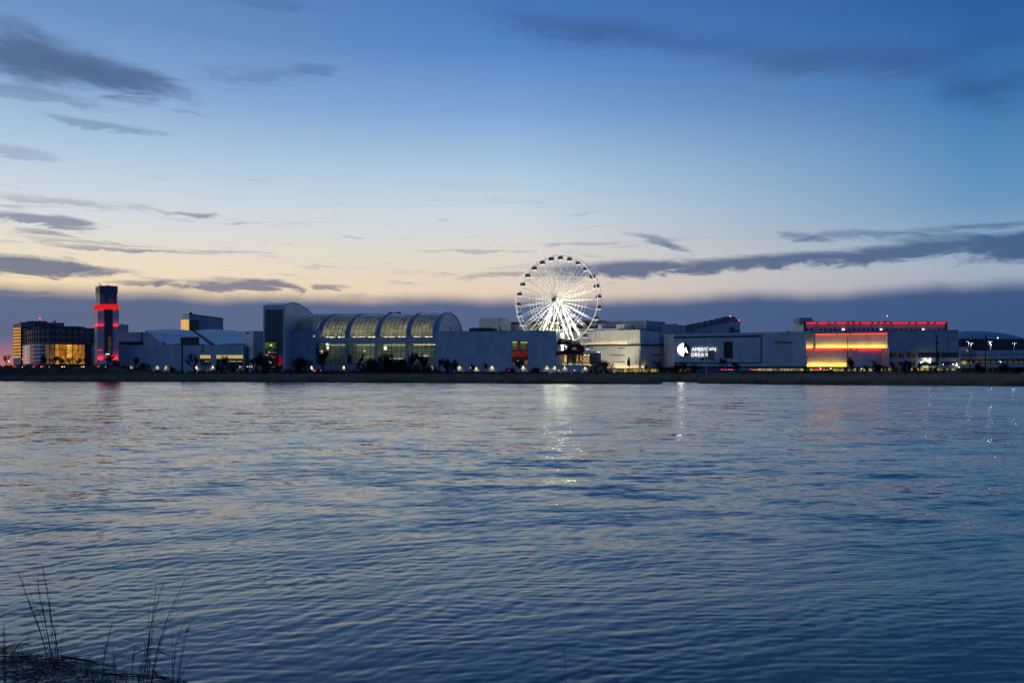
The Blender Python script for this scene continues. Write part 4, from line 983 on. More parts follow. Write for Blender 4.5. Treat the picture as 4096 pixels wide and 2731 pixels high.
p5 = [SPt(x, y, d) for x, y, d in ((2222, 1360, 9), (2250, 1360, 9), (2285, 1363, 10), (2315, 1372, 12), (2334, 1388, 12), (2336, 1402, 10))]
part('slide_tube', MB().tube(p5, 1.4, 12), maroon, sl_, smooth=True)
for x, d in ((2271.5, 2.0), (2294.5, 3.0)):
    p = SPt(x, 1390, d); part('column', MB().tube([(p.x, p.y, GZ), (p.x, p.y, p.z + (1.5 if x < 2280 else -3))], .55, 8), dark, sl_)
mb = MB()
for (xa, ya, xb, yb) in ((2244, 1387, 2271, 1397), (2246, 1420, 2271, 1432), (2271, 1428, 2294, 1416), (2271, 1436, 2294, 1424)): mb.tube([SPt(xa, ya, 2), SPt(xb, yb, 2)], .16, 4)
part('bracket', mb, dark, sl_)
# stair tower beside the slide
stt = thing('slide_stair_tower', 'open lattice stair tower with pitched roof under slide loop', 'tower', base_of(fsl, 2350, GZ))
def tw(x, y, d): return fsl.pt(x, y, 0) + Vector((0, d, 0))
for x in (2304, 2318, 2334, 2370, 2401):
    for d in (5, 12):
        p = tw(x, 1412 if x < 2380 else 1406, d); part('post', MB().tube([(p.x, p.y, GZ), p], .22, 5), dark if x < 2380 else grey, stt)
mb = MB()
for i, x in enumerate((2304, 2318, 2334, 2352)):
    for k in range(2): mb.tube([tw(x, 1418 + k * 18, 5), tw(x + 15, 1436 + k * 18, 5)], .13, 4); mb.tube([tw(x + 15, 1418 + k * 18, 5), tw(x, 1436 + k * 18, 5)], .13, 4)
part('lattice', mb, dark, stt)
for y in (1414, 1432, 1446):
    a_ = tw(2370, y, 4); b_ = tw(2401, y, 4); part('deck', MB().box(a_.x, b_.x, a_.y, a_.y + 9, a_.z - .3, a_.z), darkroof, stt)
r0, r1, r2 = tw(2318, 1412, 3), tw(2402, 1410, 3), tw(2345, 1403, 8)
part('roof', MB().hexa([r0, r1, r1 + Vector((0, 11, 0)), r0 + Vector((0, 11, 0))], [r2 + Vector((-1, -2, 0)), r2 + Vector((4, -2, 0)), r2 + Vector((4, 2, 0)), r2 + Vector((-1, 2, 0))]), bluegrey, stt)
for (x0, x1, y) in ((2340, 2356, 1396), (2385, 2398, 1408), (2258, 2266, 1385)):
    mb = MB(); fsl.rect(mb, x0, x1, y - (3 if x0 == 2340 else 1.5), y + 1.5, -6, -5.6); part('bright_sign' if x0 == 2340 else 'lamp', mb, whitel if x0 != 2340 else emit('pale_blue_sign', (.75, .9, 1), .9), stt)
# lit building at the foot of the wheel
t = thing('boarding_pavilion', 'pavilion with tall warm windows behind slide legs', 'building', base_of(Fac(2226, 590, 2405, 582), 2300, GZ))
fb = Fac(2226, 590, 2410, 580); p, q = fb.g(2226), fb.g(2404)
part('wall', MB().prism([p, q, q + Vector((0, 18)), p + Vector((0, 18))], GZ, Zp(1410, 585)), principled('pavilion_grey', (.34, .35, .35), .6), t)
for (x0, x1) in ((2256, 2268), (2306, 2316), (2322, 2336), (2338, 2346), (2348, 2357)):
    mb = MB(); fb.rect(mb, x0, x1, 1422, 1449, -.2, .15); part('window', mb, warmw, t)
for x in (2258, 2311, 2337, 2351):
    mb = MB(); fb.rect(mb, x, x + 7, 1418.5, 1421, .1, .6); part('lamp', mb, lampw, t)
mb = MB(); fb.rect(mb, 2226, 2360, 1456.6, 1457.6, .1, 1.0); part('strip_lamp', mb, lampw, t)
fw = Fac(2224, 559.5, 2352, 556); p, q = fw.g(2224), fw.g(2352)
lw = thing('low_screen_wall', 'low pale wall with hooded lamps in front of the slide legs', 'wall', base_of(fw, 2288, GZ))
part('wall', MB().prism([p, q, q + Vector((0, .6)), p + Vector((0, .6))], GZ, Zp(1458.5, 558)), panel, lw)
# ------------------------------------------------------------------ floodlit panelled building
ja, jb, jc = G(2290, 655), G(2560, 604), G(2696, 628)
fj, fj2 = Fac(2290, 655, 2560, 604), Fac(2560, 604, 2696, 628)
t = thing('floodlit_hall', 'large two tier hall with cream floodlit panels and warm uplights at its foot', 'building', (jb.x, jb.y, GZ))
jd = ja + (jc - jb)
part('core_wall', MB().prism([jb + Vector((0, .8)), jc, jd, ja + Vector((0, .8))], GZ, [Zp(1319, 604), Zp(1337, 628), Zp(1337, 628), Zp(1325, 655)]), grey, t)
x = 2290
def ytop(x): return 1325 + (1318 - 1325) * (x - 2290) / 270
while x < 2558:
    x2 = min(x + 14.2, 2560); mb = MB(); fj.rect(mb, x + .25, x2 - .25, ytop(x), 1378, -.6, .15, ytop(x2)); part('upper_panel', mb, panel2, t); x = x2
x = 2290
def xs_(x): return 1383
while x < 2558:
    x2 = min(x + 28.3, 2560)
    for (y0, y1) in ((1383.4, 1430), (1430.5, 1472)):
        mb = MB(); fj.rect(mb, x + .25, x2 - .25, y0, y1, -.6, .5); part('lower_panel', mb, panel2, t)
    x = x2
x = 2560
while x < 2694:
    x2 = min(x + 28, 2696)
    for (y0, y1) in ((1383.4, 1416), (1416.4, 1430), (1430.5, 1472)):
        mb = MB(); fj2.rect(mb, x + .25, x2 - .25, y0, y1, -.6, .5); part('lower_panel', mb, panel2, t)
    mb = MB(); fj2.rect(mb, x + .25, x2 - .25, 1318.5 + (x - 2560) * .135, 1378, -.6, .15, 1318.5 + (x2 - 2560) * .135); part('upper_panel', mb, panel, t)
    x = x2
mb = MB(); fj.rect(mb, 2290, 2561, 1378.3, 1382.8, -.6, 2.0, 1377.6, 1382.2); part('ledge', mb, dark, t)
mb = MB(); fj2.rect(mb, 2559.5, 2696, 1377.6, 1382.2, -.6, 2.0, 1376.5, 1381); part('ledge', mb, dark, t)
for (f_, x0, x1, y) in ((fj, 2472, 2500, 1392.5), (fj, 2444, 2500, 1420.5), (fj, 2462, 2500, 1447.5), (fj2, 2603, 2648, 1418.5), (fj2, 2603, 2648, 1447)):
    mb = MB(); f_.rect(mb, x0, x1, y - 1.6, y + 1.6, .4, .75); part('louvre', mb, darkroof, t)
wash(fj, 2300, 2470, 1375.6, 10, (1, .70, .32), off=1.0, parent=t); wash(fj, 2470, 2500, 1375.6, 16, (1, .70, .32), off=1.0, parent=t); wash(fj, 2503, 2511, 1375.6, 24, (1, .70, .32), off=1.0, parent=t)
wash(fj, 2405, 2556, 1470.0, 18, (1, .66, .28), off=1.5, parent=t); wash(fj2, 2562, 2576, 1470.0, 22, (1, .66, .28), off=1.5, parent=t)
x = 2330
while x < 2512:
    mb = MB(); fj.rect(mb, x + 3, x + 9, 1376.2, 1377, .6, 1.3); part('uplight', mb, amber2, t); x += 14.2
mb = MB(); fj.rect(mb, 2503, 2511, 1376.2, 1377, .5, 1.2); part('uplight', mb, amber2, t)
x = 2408
while x < 2556:
    mb = MB(); fj.rect(mb, x + 3, x + 9, 1470.6, 1471.4, .9, 1.6); part('uplight', mb, amber2, t); x += 14.2
for x in (2563, 2570): mb = MB(); fj2.rect(mb, x, x + 5, 1470.6, 1471.4, .9, 1.6); part('uplight', mb, amber2, t)
mb = MB(); fj.rect(mb, 2400, 2561, 1472, 1475, -.6, 1.0); fj2.rect(mb, 2560.5, 2696, 1472, 1475, -.6, 1.0); part('floor_slab', mb, dark, t)
for (f_, x0, x1) in ((fj, 2480, 2512), (fj, 2515, 2556), (fj2, 2562, 2590), (fj2, 2596, 2640), (fj2, 2645, 2694)):
    mb = MB(); f_.rect(mb, x0, x1, 1475.5, 1487, -.6, -.3); part('parking_opening', mb, garage, t)
mb = MB(); fj.rect(mb, 2310, 2480, 1314.5, 1319.5, -3, -1, 1312.5, 1317.5); part('roof_kerb', mb, roofw, t)
for (x0, x1, y0, y1, m_) in ((2376, 2392, 1299, 1315, panel2), (2391, 2456, 1305, 1314, darkroof), (2448, 2480, 1296, 1317, panel2), (2481, 2506, 1297, 1317, bluegrey), (2533, 2550, 1312, 1319, darkroof), (2508, 2516, 1308, 1318, darkroof)):
    mb = MB(); fj.rect(mb, x0, x1, y0, y1, -9, -5); part('roof_plant', mb, m_, t)
mb = MB(); fj2.rect(mb, 2590, 2645, 1318, 1322.5, -5, -3); part('roof_pipe', mb, darkroof, t)
for (px, py, e) in ((2330, 1440, 85000), (2400, 1445, 50000)):   # floodlights standing on the low roof in front of it
    p = W(px, py, 588); part('floodlight', MB().box(p.x - .4, p.x + .4, p.y - .4, p.y + .4, p.z - .8, p.z - .3), dark, t)
    spot(p, fj.pt(px + 60, 1350), e, 95, (1, .88, .55), parent=t)
t, fl, fr = block('upper_roof_block', 'pale block standing on the roof behind the floodlit hall', 'building', (2424, 2585, 2656), (720, 680, 700), (1285, 1281, 1288), grey)
for k in range(10):
    mb = MB(); x = 2430 + k * 15.5; fl.rect(mb, x, x + .6, 1285, 1318, 0, .1); part('panel_joint', mb, bluegrey, t)
mb = MB(); fr.rect(mb, 2648, 2657, 1288, 1294, -2, 1); part('roof_box', mb, darkroof, t)
t, fl, fr = block('plain_blue_block', 'plain dark block below the foot of the sloping ski hall roof', 'building', (2640, 2656, 2745), (690, 672, 668), (1296, 1295, 1302), bluegrey)
mb = MB(); fr.rect(mb, 2691, 2707, 1294.5, 1300, -3, -1); part('roof_box', mb, darkroof, t)
# ski slope hall
fk = Fac(2735, 680, 2961, 668)
t = thing('ski_slope_hall', 'tall hall with long black sloping roof and red beacons at its peak', 'building', base_of(fk, 2850, GZ))
poly = [(2743, 1319), (2770, 1313), (2830, 1300), (2880, 1289), (2920, 1283), (2961, 1283)]
mb = MB()
for (xa, ya), (xb, yb) in zip(poly[:-1], poly[1:]):
    p, q = fk.pt(xa, ya), fk.pt(xb, yb); mb.hexa([(p.x, p.y, GZ), (q.x, q.y, GZ), (q.x, q.y + 40, GZ), (p.x, p.y + 40, GZ)], [p, q, q + Vector((0, 40, 0)), p + Vector((0, 40, 0))])
part('wall', mb, bluegrey, t)
up_ = [(2727, 1302.5), (2790, 1292), (2850, 1279), (2903, 1266), (2937, 1266), (2955, 1281)]
lo_ = [(2743, 1319), (2790, 1309), (2850, 1296), (2903, 1285.5), (2937, 1283), (2956, 1283)]
for i in range(5):
    a_, b_, c_, d_ = fk.pt(*lo_[i], 1.5), fk.pt(*lo_[i + 1], 1.5), fk.pt(*up_[i + 1], -14), fk.pt(*up_[i], -14)
    c_ = W(*up_[i + 1], c_.y); d_ = W(*up_[i], d_.y)
    dz = Vector((0, 3, -.6)); part('roof_panel', MB().hexa([p + dz for p in (a_, b_, c_, d_)], [a_, b_, c_, d_]), dark, t)
mb = MB(); fk.rect(mb, 2919, 2935, 1308, 1330, -.2, .8); part('side_box', mb, tarp, t)
mb = MB(); fk.rect(mb, 2936, 2960, 1320, 1325, -.2, .6); part('dark_recess', mb, dark, t)
for (x, y) in ((2921.5, 1263.5), (2956, 1281)):
    part('beacon_light', MB().ball(fk.pt(x, y, -3), .55), beacon, t)
for k in range(6):
    p = W(2770 + k * 24, 1296 - k * 5.3, fk.g(2770 + k * 24).y + 12); part('roof_vent', MB().box(p.x - .6, p.x + .6, p.y - .5, p.y + .5, p.z - .8, p.z + .4), dark, t)
# ------------------------------------------------------------------ big sign building
fm = Fac(2696, 577, 3221, 545)
t = thing('sign_hall', 'long pale hall carrying the white lit round sign and dark frame', 'building', base_of(fm, 2950, GZ))
p, q = fm.g(2696), fm.g(3221)
part('wall', MB().prism([p, q, q + Vector((0, 50)), p + Vector((0, 50))], Zp(1467, 560), [Zp(1335, p.y), Zp(1326, q.y)] + [Zp(1330, 577)] * 2), panel, t)
# dark frame open at one end
mb = MB(); fm.rect(mb, 2694, 3046, 1346.5, 1352, 0, .5, 1340.5, 1346); part('frame_bar', mb, dark, t)
mb = MB(); fm.rect(mb, 3043, 3046, 1346, 1450, 0, .5); part('frame_bar', mb, dark, t)
mb = MB(); fm.rect(mb, 2696, 3046, 1449.3, 1452.8, 0, .5, 1449, 1452.5); part('frame_bar', mb, dark, t)
for y in (1367, 1430.5):
    mb = MB(); fm.rect(mb, 2697, 3220, y, y + .6, 0, .07, y - 1.5, y - .9); part('panel_joint', mb, grey, t)
mb = MB(); fm.rect(mb, 2895, 2930, 1367, 1432.5, 0, .4); part('dark_screen', mb, dark, t)
mb = MB(); fm.rect(mb, 2700, 3221, 1465, 1473, -.6, 1.2); part('floor_slab', mb, dark, t)
for (x, y) in ((2961, 1377), (3012, 1376)):
    mb = MB(); fm.rect(mb, x, x + 2, y, y + 2, 0, .2); part('wall_vent', mb, darkroof, t)
# sign
sg = thing('round_logo_sign', 'round half white half dark wall sign with a letter A beside lit lettering', 'sign', tuple(fm.pt(2735, 1424, .2)))
cx_, cy_, rx_ = 2735, 1398, 24.7
def disc(a0, a1, r, o0, o1, n=28):
    mb = MB(); f = []; bk = []
    for i in range(n + 1):
        a = a0 + (a1 - a0) * i / n; f.append(fm.pt(cx_ + r * math.cos(a) * .97, cy_ - r * math.sin(a), o1)); bk.append(fm.pt(cx_ + r * math.cos(a) * .97, cy_ - r * math.sin(a), o0))
    k = n + 1; mb.v = [tuple(p) for p in bk + f]; mb.f = [tuple(range(k - 1, -1, -1)), tuple(range(k, 2 * k))] + [(i, (i + 1) % k, k + (i + 1) % k, k + i) for i in range(k)]
    return mb
part('backing', disc(0, 2 * math.pi, 26, .1, .35), dark, sg)
part('white_half', disc(R90, 3 * R90, 24.7, .3, .6), signw, sg)
part('dark_half', disc(-R90, R90, 24.7, .3, .55), signd, sg)
lettering(fm, 'A', 2734.5, 2752, 1390, 1412, signw, sg, .8, .3)
lt = thing('lit_lettering', 'white lit letters reading AMERICAN DREAM beside the round sign', 'sign', tuple(fm.pt(2815, 1425, .2)))
lettering(fm, 'AMERICAN', 2767, 2863, 1390, 1404.3, signw2, lt, .6, .35, .012)
lettering(fm, 'DREAM', 2766.5, 2830, 1411.5, 1425.5, signw2, lt, .6, .35, .012)
for ch in lt.children: pass
ds = thing('dark_lettering', 'unlit dark letters reading PRIMARK on the blank end of pale hall', 'sign', tuple(fm.pt(3134, 1374, .2)))
lettering(fm, 'PRIMARK', 3100, 3169, 1364, 1374, dark, ds, .4, .3, gap=.35)
for (x0, x1) in ((2700, 2720), (2722, 2745), (2748, 2776)):
    mb = MB(); fm.rect(mb, x0, x1, 1474, 1488, -.8, -.5); part('parking_opening', mb, garage, t)
for k in range(5):
    x0 = 3013 + k * 41; mb = MB(); fm.rect(mb, x0, x0 + 36, 1474, 1486, -.8, -.5); part('parking_opening', mb, garage, t)
mb = MB(); fm.rect(mb, 2776, 3010, 1474, 1500, -.9, -.6); part('lower_wall', mb, bluegrey, t)
for k in range(13):
    x = 2700 + k * 40.5; mb = MB(); fm.rect(mb, x, x + 2.5, 1473, 1500, -1.0, -.2); part('column', mb, concrete, t)
mb = MB(); fm.rect(mb, 3146, 3160, 1322.5, 1328, -6, -4); part('roof_box', mb, darkroof, t)
# ------------------------------------------------------------------ red and amber washed facade
fr_ = Fac(3221, 545, 3552, 539)
t = thing('amber_washed_hall', 'pale hall front washed amber from below and red from above', 'building', base_of(fr_, 3390, GZ))
p, q = fr_.g(3221), fr_.g(3552)
part('wall', MB().prism([p, q, q + Vector((0, 45)), p + Vector((0, 45))], Zp(1467, 542), Zp(1324, 542)), panel, t)
mb = MB(); fr_.rect(mb, 3221, 3552, 1322.5, 1326, 0, .5); part('parapet', mb, grey, t)
for (x0, x1, y0, y1) in ((3258, 3260.4, 1335, 1395), (3546.3, 3548.6, 1331, 1394), (3253, 3255, 1326, 1394), (3221, 3222.4, 1326, 1467), (3223.5, 3224.6, 1399, 1467), (3551, 3554, 1326, 1470)):
    mb = MB(); fr_.rect(mb, x0, x1, y0, y1, 0, 1.0); part('edge_fin', mb, panel2 if x0 < 3551 else bluegrey, t)
mb = MB(); fr_.rect(mb, 3258, 3548, 1334, 1336.2, 0, 1.3, 1330, 1332.2); part('soffit_bar', mb, grey, t)
for (x0, x1) in ((3261, 3344), (3354, 3394), (3405, 3546)):
    yk = lambda x: 1337.2 - 4.2 * (x - 3260) / 288
    mb = MB(); fr_.rect(mb, x0, x1, yk(x0) - .6, yk(x0) + 1.2, .3, .9, yk(x1) - .6, yk(x1) + 1.2); part('red_led_line', mb, emit('red_orange_led', (1, .05, .015), 3.0) if 'red_orange_led' not in MATS else MATS['red_orange_led'], t)
mb = MB(); fr_.rect(mb, 3221, 3549, 1393, 1395.2, 0, 1.6, 1392.2, 1394.4); part('ledge', mb, darkroof, t)
for (x0, x1) in ((3262, 3402), (3404, 3545)):
    n_ = 10; wash(fr_, x0, x1, 1390.4, 58, (1, .50, .05), off=1.15, tilt=.25, size=.6, parent=t)
    for k in range(n_):
        a0 = x0 + (x1 - x0) * k / n_; mb = MB(); fr_.rect(mb, a0 + .6, a0 + (x1 - x0) / n_ - .6, 1391.3, 1392.2, .7, 1.3); part('amber_uplight', mb, amber, t)
wash(fr_, 3225, 3249, 1390.6, 56, (1, .50, .05), off=1.15, tilt=.25, size=.6, parent=t); wash(fr_, 3227, 3385, 1463.8, 72, (1, .50, .05), off=1.15, tilt=.25, size=.6, parent=t)
for (x0, x1) in ((3262, 3545), (3226, 3395)): wash(fr_, x0, x1, 1398.6 if x0 < 3250 else 1338, 2.2, (1, .03, .015), off=.8, up=-1, parent=t)
wash(fr_, 3430, 3548, 1398.6, 3, (1, .03, .03), off=.8, up=-1, parent=t)
for k in range(2):
    mb = MB(); fr_.rect(mb, 3226 + 12 * k, 3236 + 12 * k, 1391.6, 1392.6, .7, 1.3); part('amber_uplight', mb, amber, t)
for (x0, x1) in ((3224.6, 3247), (3258, 3371), (3382, 3396), (3408, 3421), (3432, 3549)):
    mb = MB(); fr_.rect(mb, x0, x1, 1395.2, 1398.4, .2, .8); part('red_led_line', mb, redl, t)
for k in range(13):
    mb = MB(); x = 3227 + k * 12.3; fr_.rect(mb, x + 1, x + 9, 1464.6, 1466.2, .6, 1.3); part('amber_uplight', mb, amber, t)
mb = MB(); fr_.rect(mb, 3221, 3552, 1467, 1472.5, -.6, 1.5); part('floor_slab', mb, dark, t)
for (x0, x1) in ((3225, 3262), (3266, 3290), (3294, 3322), (3332, 3352), (3356, 3376), (3392, 3402), (3412, 3424), (3440, 3447), (3455, 3462), (3476, 3490), (3524, 3530), (3536, 3542)):
    mb = MB(); fr_.rect(mb, x0, x1, 1473, 1484, -.6, -.3); part('parking_opening', mb, garage, t)
for x in (3281, 3322, 3446, 3497):
    mb = MB(); fr_.rect(mb, x - (2.5 if x < 3400 else 1), x + (3 if x < 3400 else 1.2), 1472.3, 1475, .1, .5); part('lamp', mb, whitel, t)
for k in range(9):
    x = 3224 + k * 40; mb = MB(); fr_.rect(mb, x, x + 3, 1472, 1500, -.9, -.1); part('column', mb, concrete, t)
# ------------------------------------------------------------------ block with red lit cornice behind
fz = Fac(3215, 622, 3786, 604)
t = thing('red_cornice_block', 'set back block with a red lit cornice over a row of square windows', 'building', base_of(fz, 3500, GZ))
p, q = fz.g(3215), fz.g(3786); pl = G(3203, 650)
part('wall', MB().prism([p, q, q + Vector((6, 40)), p + Vector((6, 40))], GZ, Zp(1290, 613)), bluegrey, t)
part('end_wall', MB().prism([G(3203.5, 640), p + Vector((-.02, 0)), p + Vector((3, 30)), G(3206, 660)], GZ, Zp(1289, 630)), panel2, t)
mb = MB(); fz.rect(mb, 3214, 3787, 1287.3, 1290.2, -3, 2.2); part('cornice', mb, dark, t)
mb = MB(); fz.rect(mb, 3214, 3221, 1289, 1326, 0, 1.4); part('edge_fin', mb, dark, t)
mb = MB(); fz.rect(mb, 3780.5, 3787, 1289, 1320, 0, 1.4); part('edge_fin', mb, dark, t)
segs = [(385, 565), (615, 790), (835, 900), (945, 1130), (1180, 1240), (1290, 1355), (1405, 1580), (1630, 1695), (1745, 1810), (1860, 1925), (1980, 2265)]
segs = [(3140 + a * .21683, 3140 + b * .21683) for a, b in segs] + [(3540 + a * .2364, 3540 + b * .2364) for a, b in ((430, 495), (540, 700), (750, 808), (855, 1020))]
for a, b in segs:
    wash(fz, a, b, 1292.4, 5, (1, .02, .03), off=1.4, up=-1, parent=t)
    mb = MB(); fz.rect(mb, a, b, 1290.4, 1292.2, .5, 1.6); part('red_led_line', mb, redl, t)
x = 3222; k = 0
while x < 3780:
    if 3250 < x < 3268 or 3690 < x < 3737: x += 18.9; k += 1; continue
    mb = MB(); fz.rect(mb, x, x + 11, 1314.2, 1323.5, -.2, .12); part('window', mb, dglass, t); x += 18.9
for (x0, x1) in ((3368, 3378), (3521, 3528), (3689, 3695)):
    mb = MB(); fz.rect(mb, x0, x1, 1315.5, 1319.5, .1, .8); part('lamp', mb, whitel, t)
a, b_ = fz.g(3200), fz.g(3254)
part('stair_head', MB().prism([a + Vector((0, 2)), b_ + Vector((0, 2)), b_ + Vector((0, 14)), a + Vector((0, 14))], Zp(1290, 620), Zp(1270, 622)), bluegrey, t)
for (x0, x1) in ((3405, 3418), (3538, 3562), (3252, 3262)):
    mb = MB(); fz.rect(mb, x0, x1, 1284, 1288, -6, -2); part('roof_box', mb, dark, t)
# ------------------------------------------------------------------ plain end hall and podium
t, fl, fe = block('plain_end_hall', 'plain unlit hall end wall above glazed podium', 'building', (3553, 3553.5, 3833), (545, 540, 541), (1324, 1324, 1322.5), grey)
mb = MB(); fe.rect(mb, 3553, 3834, 1320, 1324, 0, .4, 1319.5, 1322.5); part('parapet', mb, bluegrey, t)
mb = MB(); fe.rect(mb, 3664, 3664.8, 1324, 1390, 0, .1); part('panel_joint', mb, bluegrey, t)
fp = Fac(3555, 527, 3842, 528)
t = thing('podium_building', 'low podium with two dark window bands and floodlights over the entrance', 'building', base_of(fp, 3700, GZ))
p, q = fp.g(3555), fp.g(3842)
part('wall', MB().prism([p, q, q + Vector((0, 11)), p + Vector((0, 11))], Zp(1466, 527), Zp(1392, 527)), grey, t)
mb = MB(); fp.rect(mb, 3554, 3843, 1391, 1394.5, -.5, .6); part('cornice', mb, panel, t)
mb = MB(); fp.rect(mb, 3838, 3842, 1394, 1480, 0, .5); part('end_pier', mb, panel, t)
dimo = emit('dim_amber_office', (.30, .14, .035), .22, .12, .9, (.02, .01, .006))
for (x0, x1) in ((3559, 3618), (3629, 3662), (3673, 3755), (3764, 3834)):
    for (y0, y1) in ((1410, 1429), (1446, 1462)):
        n_ = max(2, int((x1 - x0) / 11))
        for k in range(n_):
            a0 = x0 + (x1 - x0) * k / n_; mb = MB(); lit = (x1 < 3670 and (k * 7 + int(y0)) % 3 != 0)
            fp.rect(mb, a0 + .4, a0 + (x1 - x0) / n_ - .4, y0, y1, -.1, .1); part('window_pane', mb, dimo if lit else dglass, t)
for (x, y, r) in ((3696, 1436, 1.5), (3700, 1441, 1.9), (3706, 1443, 1.6), (3715, 1437, 2.0), (3714, 1448, 1.9), (3679, 1450, 1.2), (3687, 1447, .9), (3821, 1453, 1.0), (3817, 1459, .9), (3823, 1461, 1.1), (3806, 1456, .8), (3767, 1457, .6), (3830, 1468, .6)):
    part('floodlight', MB().ball(fp.pt(x, y, 1.6), r * .165), emit('bright_floodlight', (1, .92, .66), 24.0) if 'bright_floodlight' not in MATS else MATS['bright_floodlight'], t)
    if r > 1.4: spot(fp.pt(x, y, 2.2), fp.pt(x, 1500, 6), 1500, 120, (1, .85, .45), parent=t)
for (x0, x1) in ((3556, 3566), (3596, 3604), (3646, 3652), (3672, 3700), (3702, 3722), (3724, 3734), (3750, 3757), (3760, 3772), (3786, 3798), (3808, 3822)):
    mb = MB(); fp.rect(mb, x0, x1, 1473, 1481, -.8, -.4); part('parking_opening', mb, garage, t)
mb = MB(); fp.rect(mb, 3555, 3842, 1466, 1472, -.6, .9); part('floor_slab', mb, grey, t)
for k in range(8):
    x = 3560 + k * 40; mb = MB(); fp.rect(mb, x, x + 3, 1472, 1500, -1, -.2); part('column', mb, concrete, t)
# ------------------------------------------------------------------ dome, long dark building, parking garage
dc = W(3880, 1358, 860)
mb = MB(); prof = [(62, 0), (60, 4), (48, 9), (34, 12.5), (18, 14.8), (6, 15.4)]
n_ = 40; zb_ = Zp(1385, 860)
for r, h in prof:
    for j in range(n_): a = 2 * math.pi * j / n_; mb.v.append((dc.x + r * math.cos(a), dc.y + r * math.sin(a) * .8, zb_ + h * .53 * (Zp(1324, 860) - zb_) / 8.2 ))
for i in range(len(prof) - 1):
    for j in range(n_): mb.f.append((i * n_ + j, i * n_ + (j + 1) % n_, (i + 1) * n_ + (j + 1) % n_, (i + 1) * n_ + j))
mb.f.append(tuple((len(prof) - 1) * n_ + j for j in range(n_)))
ring0 = len(mb.v)
for j in range(n_): a = 2 * math.pi * j / n_; mb.v.append((dc.x + 62 * math.cos(a), dc.y + 50 * math.sin(a), GZ))
for j in range(n_): mb.f.append((ring0 + j, ring0 + (j + 1) % n_, (j + 1) % n_, j))
t = thing('domed_arena', 'far shallow domed arena roof behind the long black building', 'building', (dc.x, dc.y, GZ)); part('dome_roof', mb, bluegrey, t)
fq = Fac(3835, 700, 4300, 690)
t = thing('long_black_building', 'long unlit black building below the domed roof', 'building', base_of(fq, 4000, GZ))
p, q = fq.g(3835), fq.g(4500); part('wall', MB().prism([p, q, q + Vector((0, 40)), p + Vector((0, 40))], GZ, Zp(1355, 695)), darkroof, t)
for (x0, x1) in ((3850, 3862), (3895, 3915), (3950, 3960), (3995, 4012)):
    mb = MB(); fq.rect(mb, x0, x1, 1353, 1356, -5, -2); part('roof_box', mb, dark, t)
part('roof_lamp', MB().ball(fq.pt(3998, 1351, -3), .5), whitel, t)
fg, fg2 = Fac(3842, 548, 3905, 552), Fac(3905, 552, 4096, 585)
t = thing('parking_garage', 'open parking garage with pale decks and dim yellow lit levels', 'building', base_of(fg, 3900, GZ))
p, q, r_ = fg.g(3842), fg.g(3905), G(4500, 655)
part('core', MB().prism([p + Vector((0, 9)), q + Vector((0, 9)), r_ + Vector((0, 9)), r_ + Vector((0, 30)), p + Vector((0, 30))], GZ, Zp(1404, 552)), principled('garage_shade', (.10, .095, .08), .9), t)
for (a0, a1, b0_, b1_) in ((1402, 1417, 1404, 1418), (1424, 1438, 1424, 1437), (1452, 1472, 1458, 1470)):
    mb = MB(); fg.rect(mb, 3843, 3905, a0, a1, -.6, .2); part('deck_edge', mb, principled('garage_wall', (.46, .46, .43), .7) if 'garage_wall' not in MATS else MATS['garage_wall'], t)
    mb = MB(); fg2.rect(mb, 3905.5, 4500, b0_ - 1.5, b1_, -.6, .2, b0_ - 12, b1_ - 8); part('deck_edge', mb, panel, t)
mb = MB(); fg.rect(mb, 3856, 3877, 1388, 1403, -6, -1); part('stair_head', mb, panel2, t)
for (x0, x1, y0, y1) in ((3847, 3858, 1444, 1458), (3860, 3872, 1444, 1458), (3880, 3884, 1446, 1452)):
    mb = MB(); fg.rect(mb, x0, x1, y0, y1, -.2, .3); part('lit_opening', mb, garage, t)
for k in range(9):
    x = 3912 + k * 22; mb = MB(); fg2.rect(mb, x, x + 14, 1443, 1452, -2, -1.6); part('lit_opening', mb, emit('dim_parking_light', (.75, .62, .25), .13, .2, .5, (.12, .10, .03)) if 'dim_parking_light' not in MATS else MATS['dim_parking_light'], t)
    mb = MB(); fg2.rect(mb, x + 2, x + 12, 1418, 1420, -2, -1.6); part('lit_opening', mb, MATS['dim_parking_light'], t)
    mb = MB(); fg2.rect(mb, x + 18, x + 19.5, 1404, 1490, -.9, -.5); part('column', mb, concrete, t)
for (x, y) in ((3867, 1401.5), (3945, 1472), (3930, 1475)):
    mb = MB(); fg.rect(mb, x, x + 2, y, y + 1.2, .2, .6); part('lamp', mb, lampw, t)
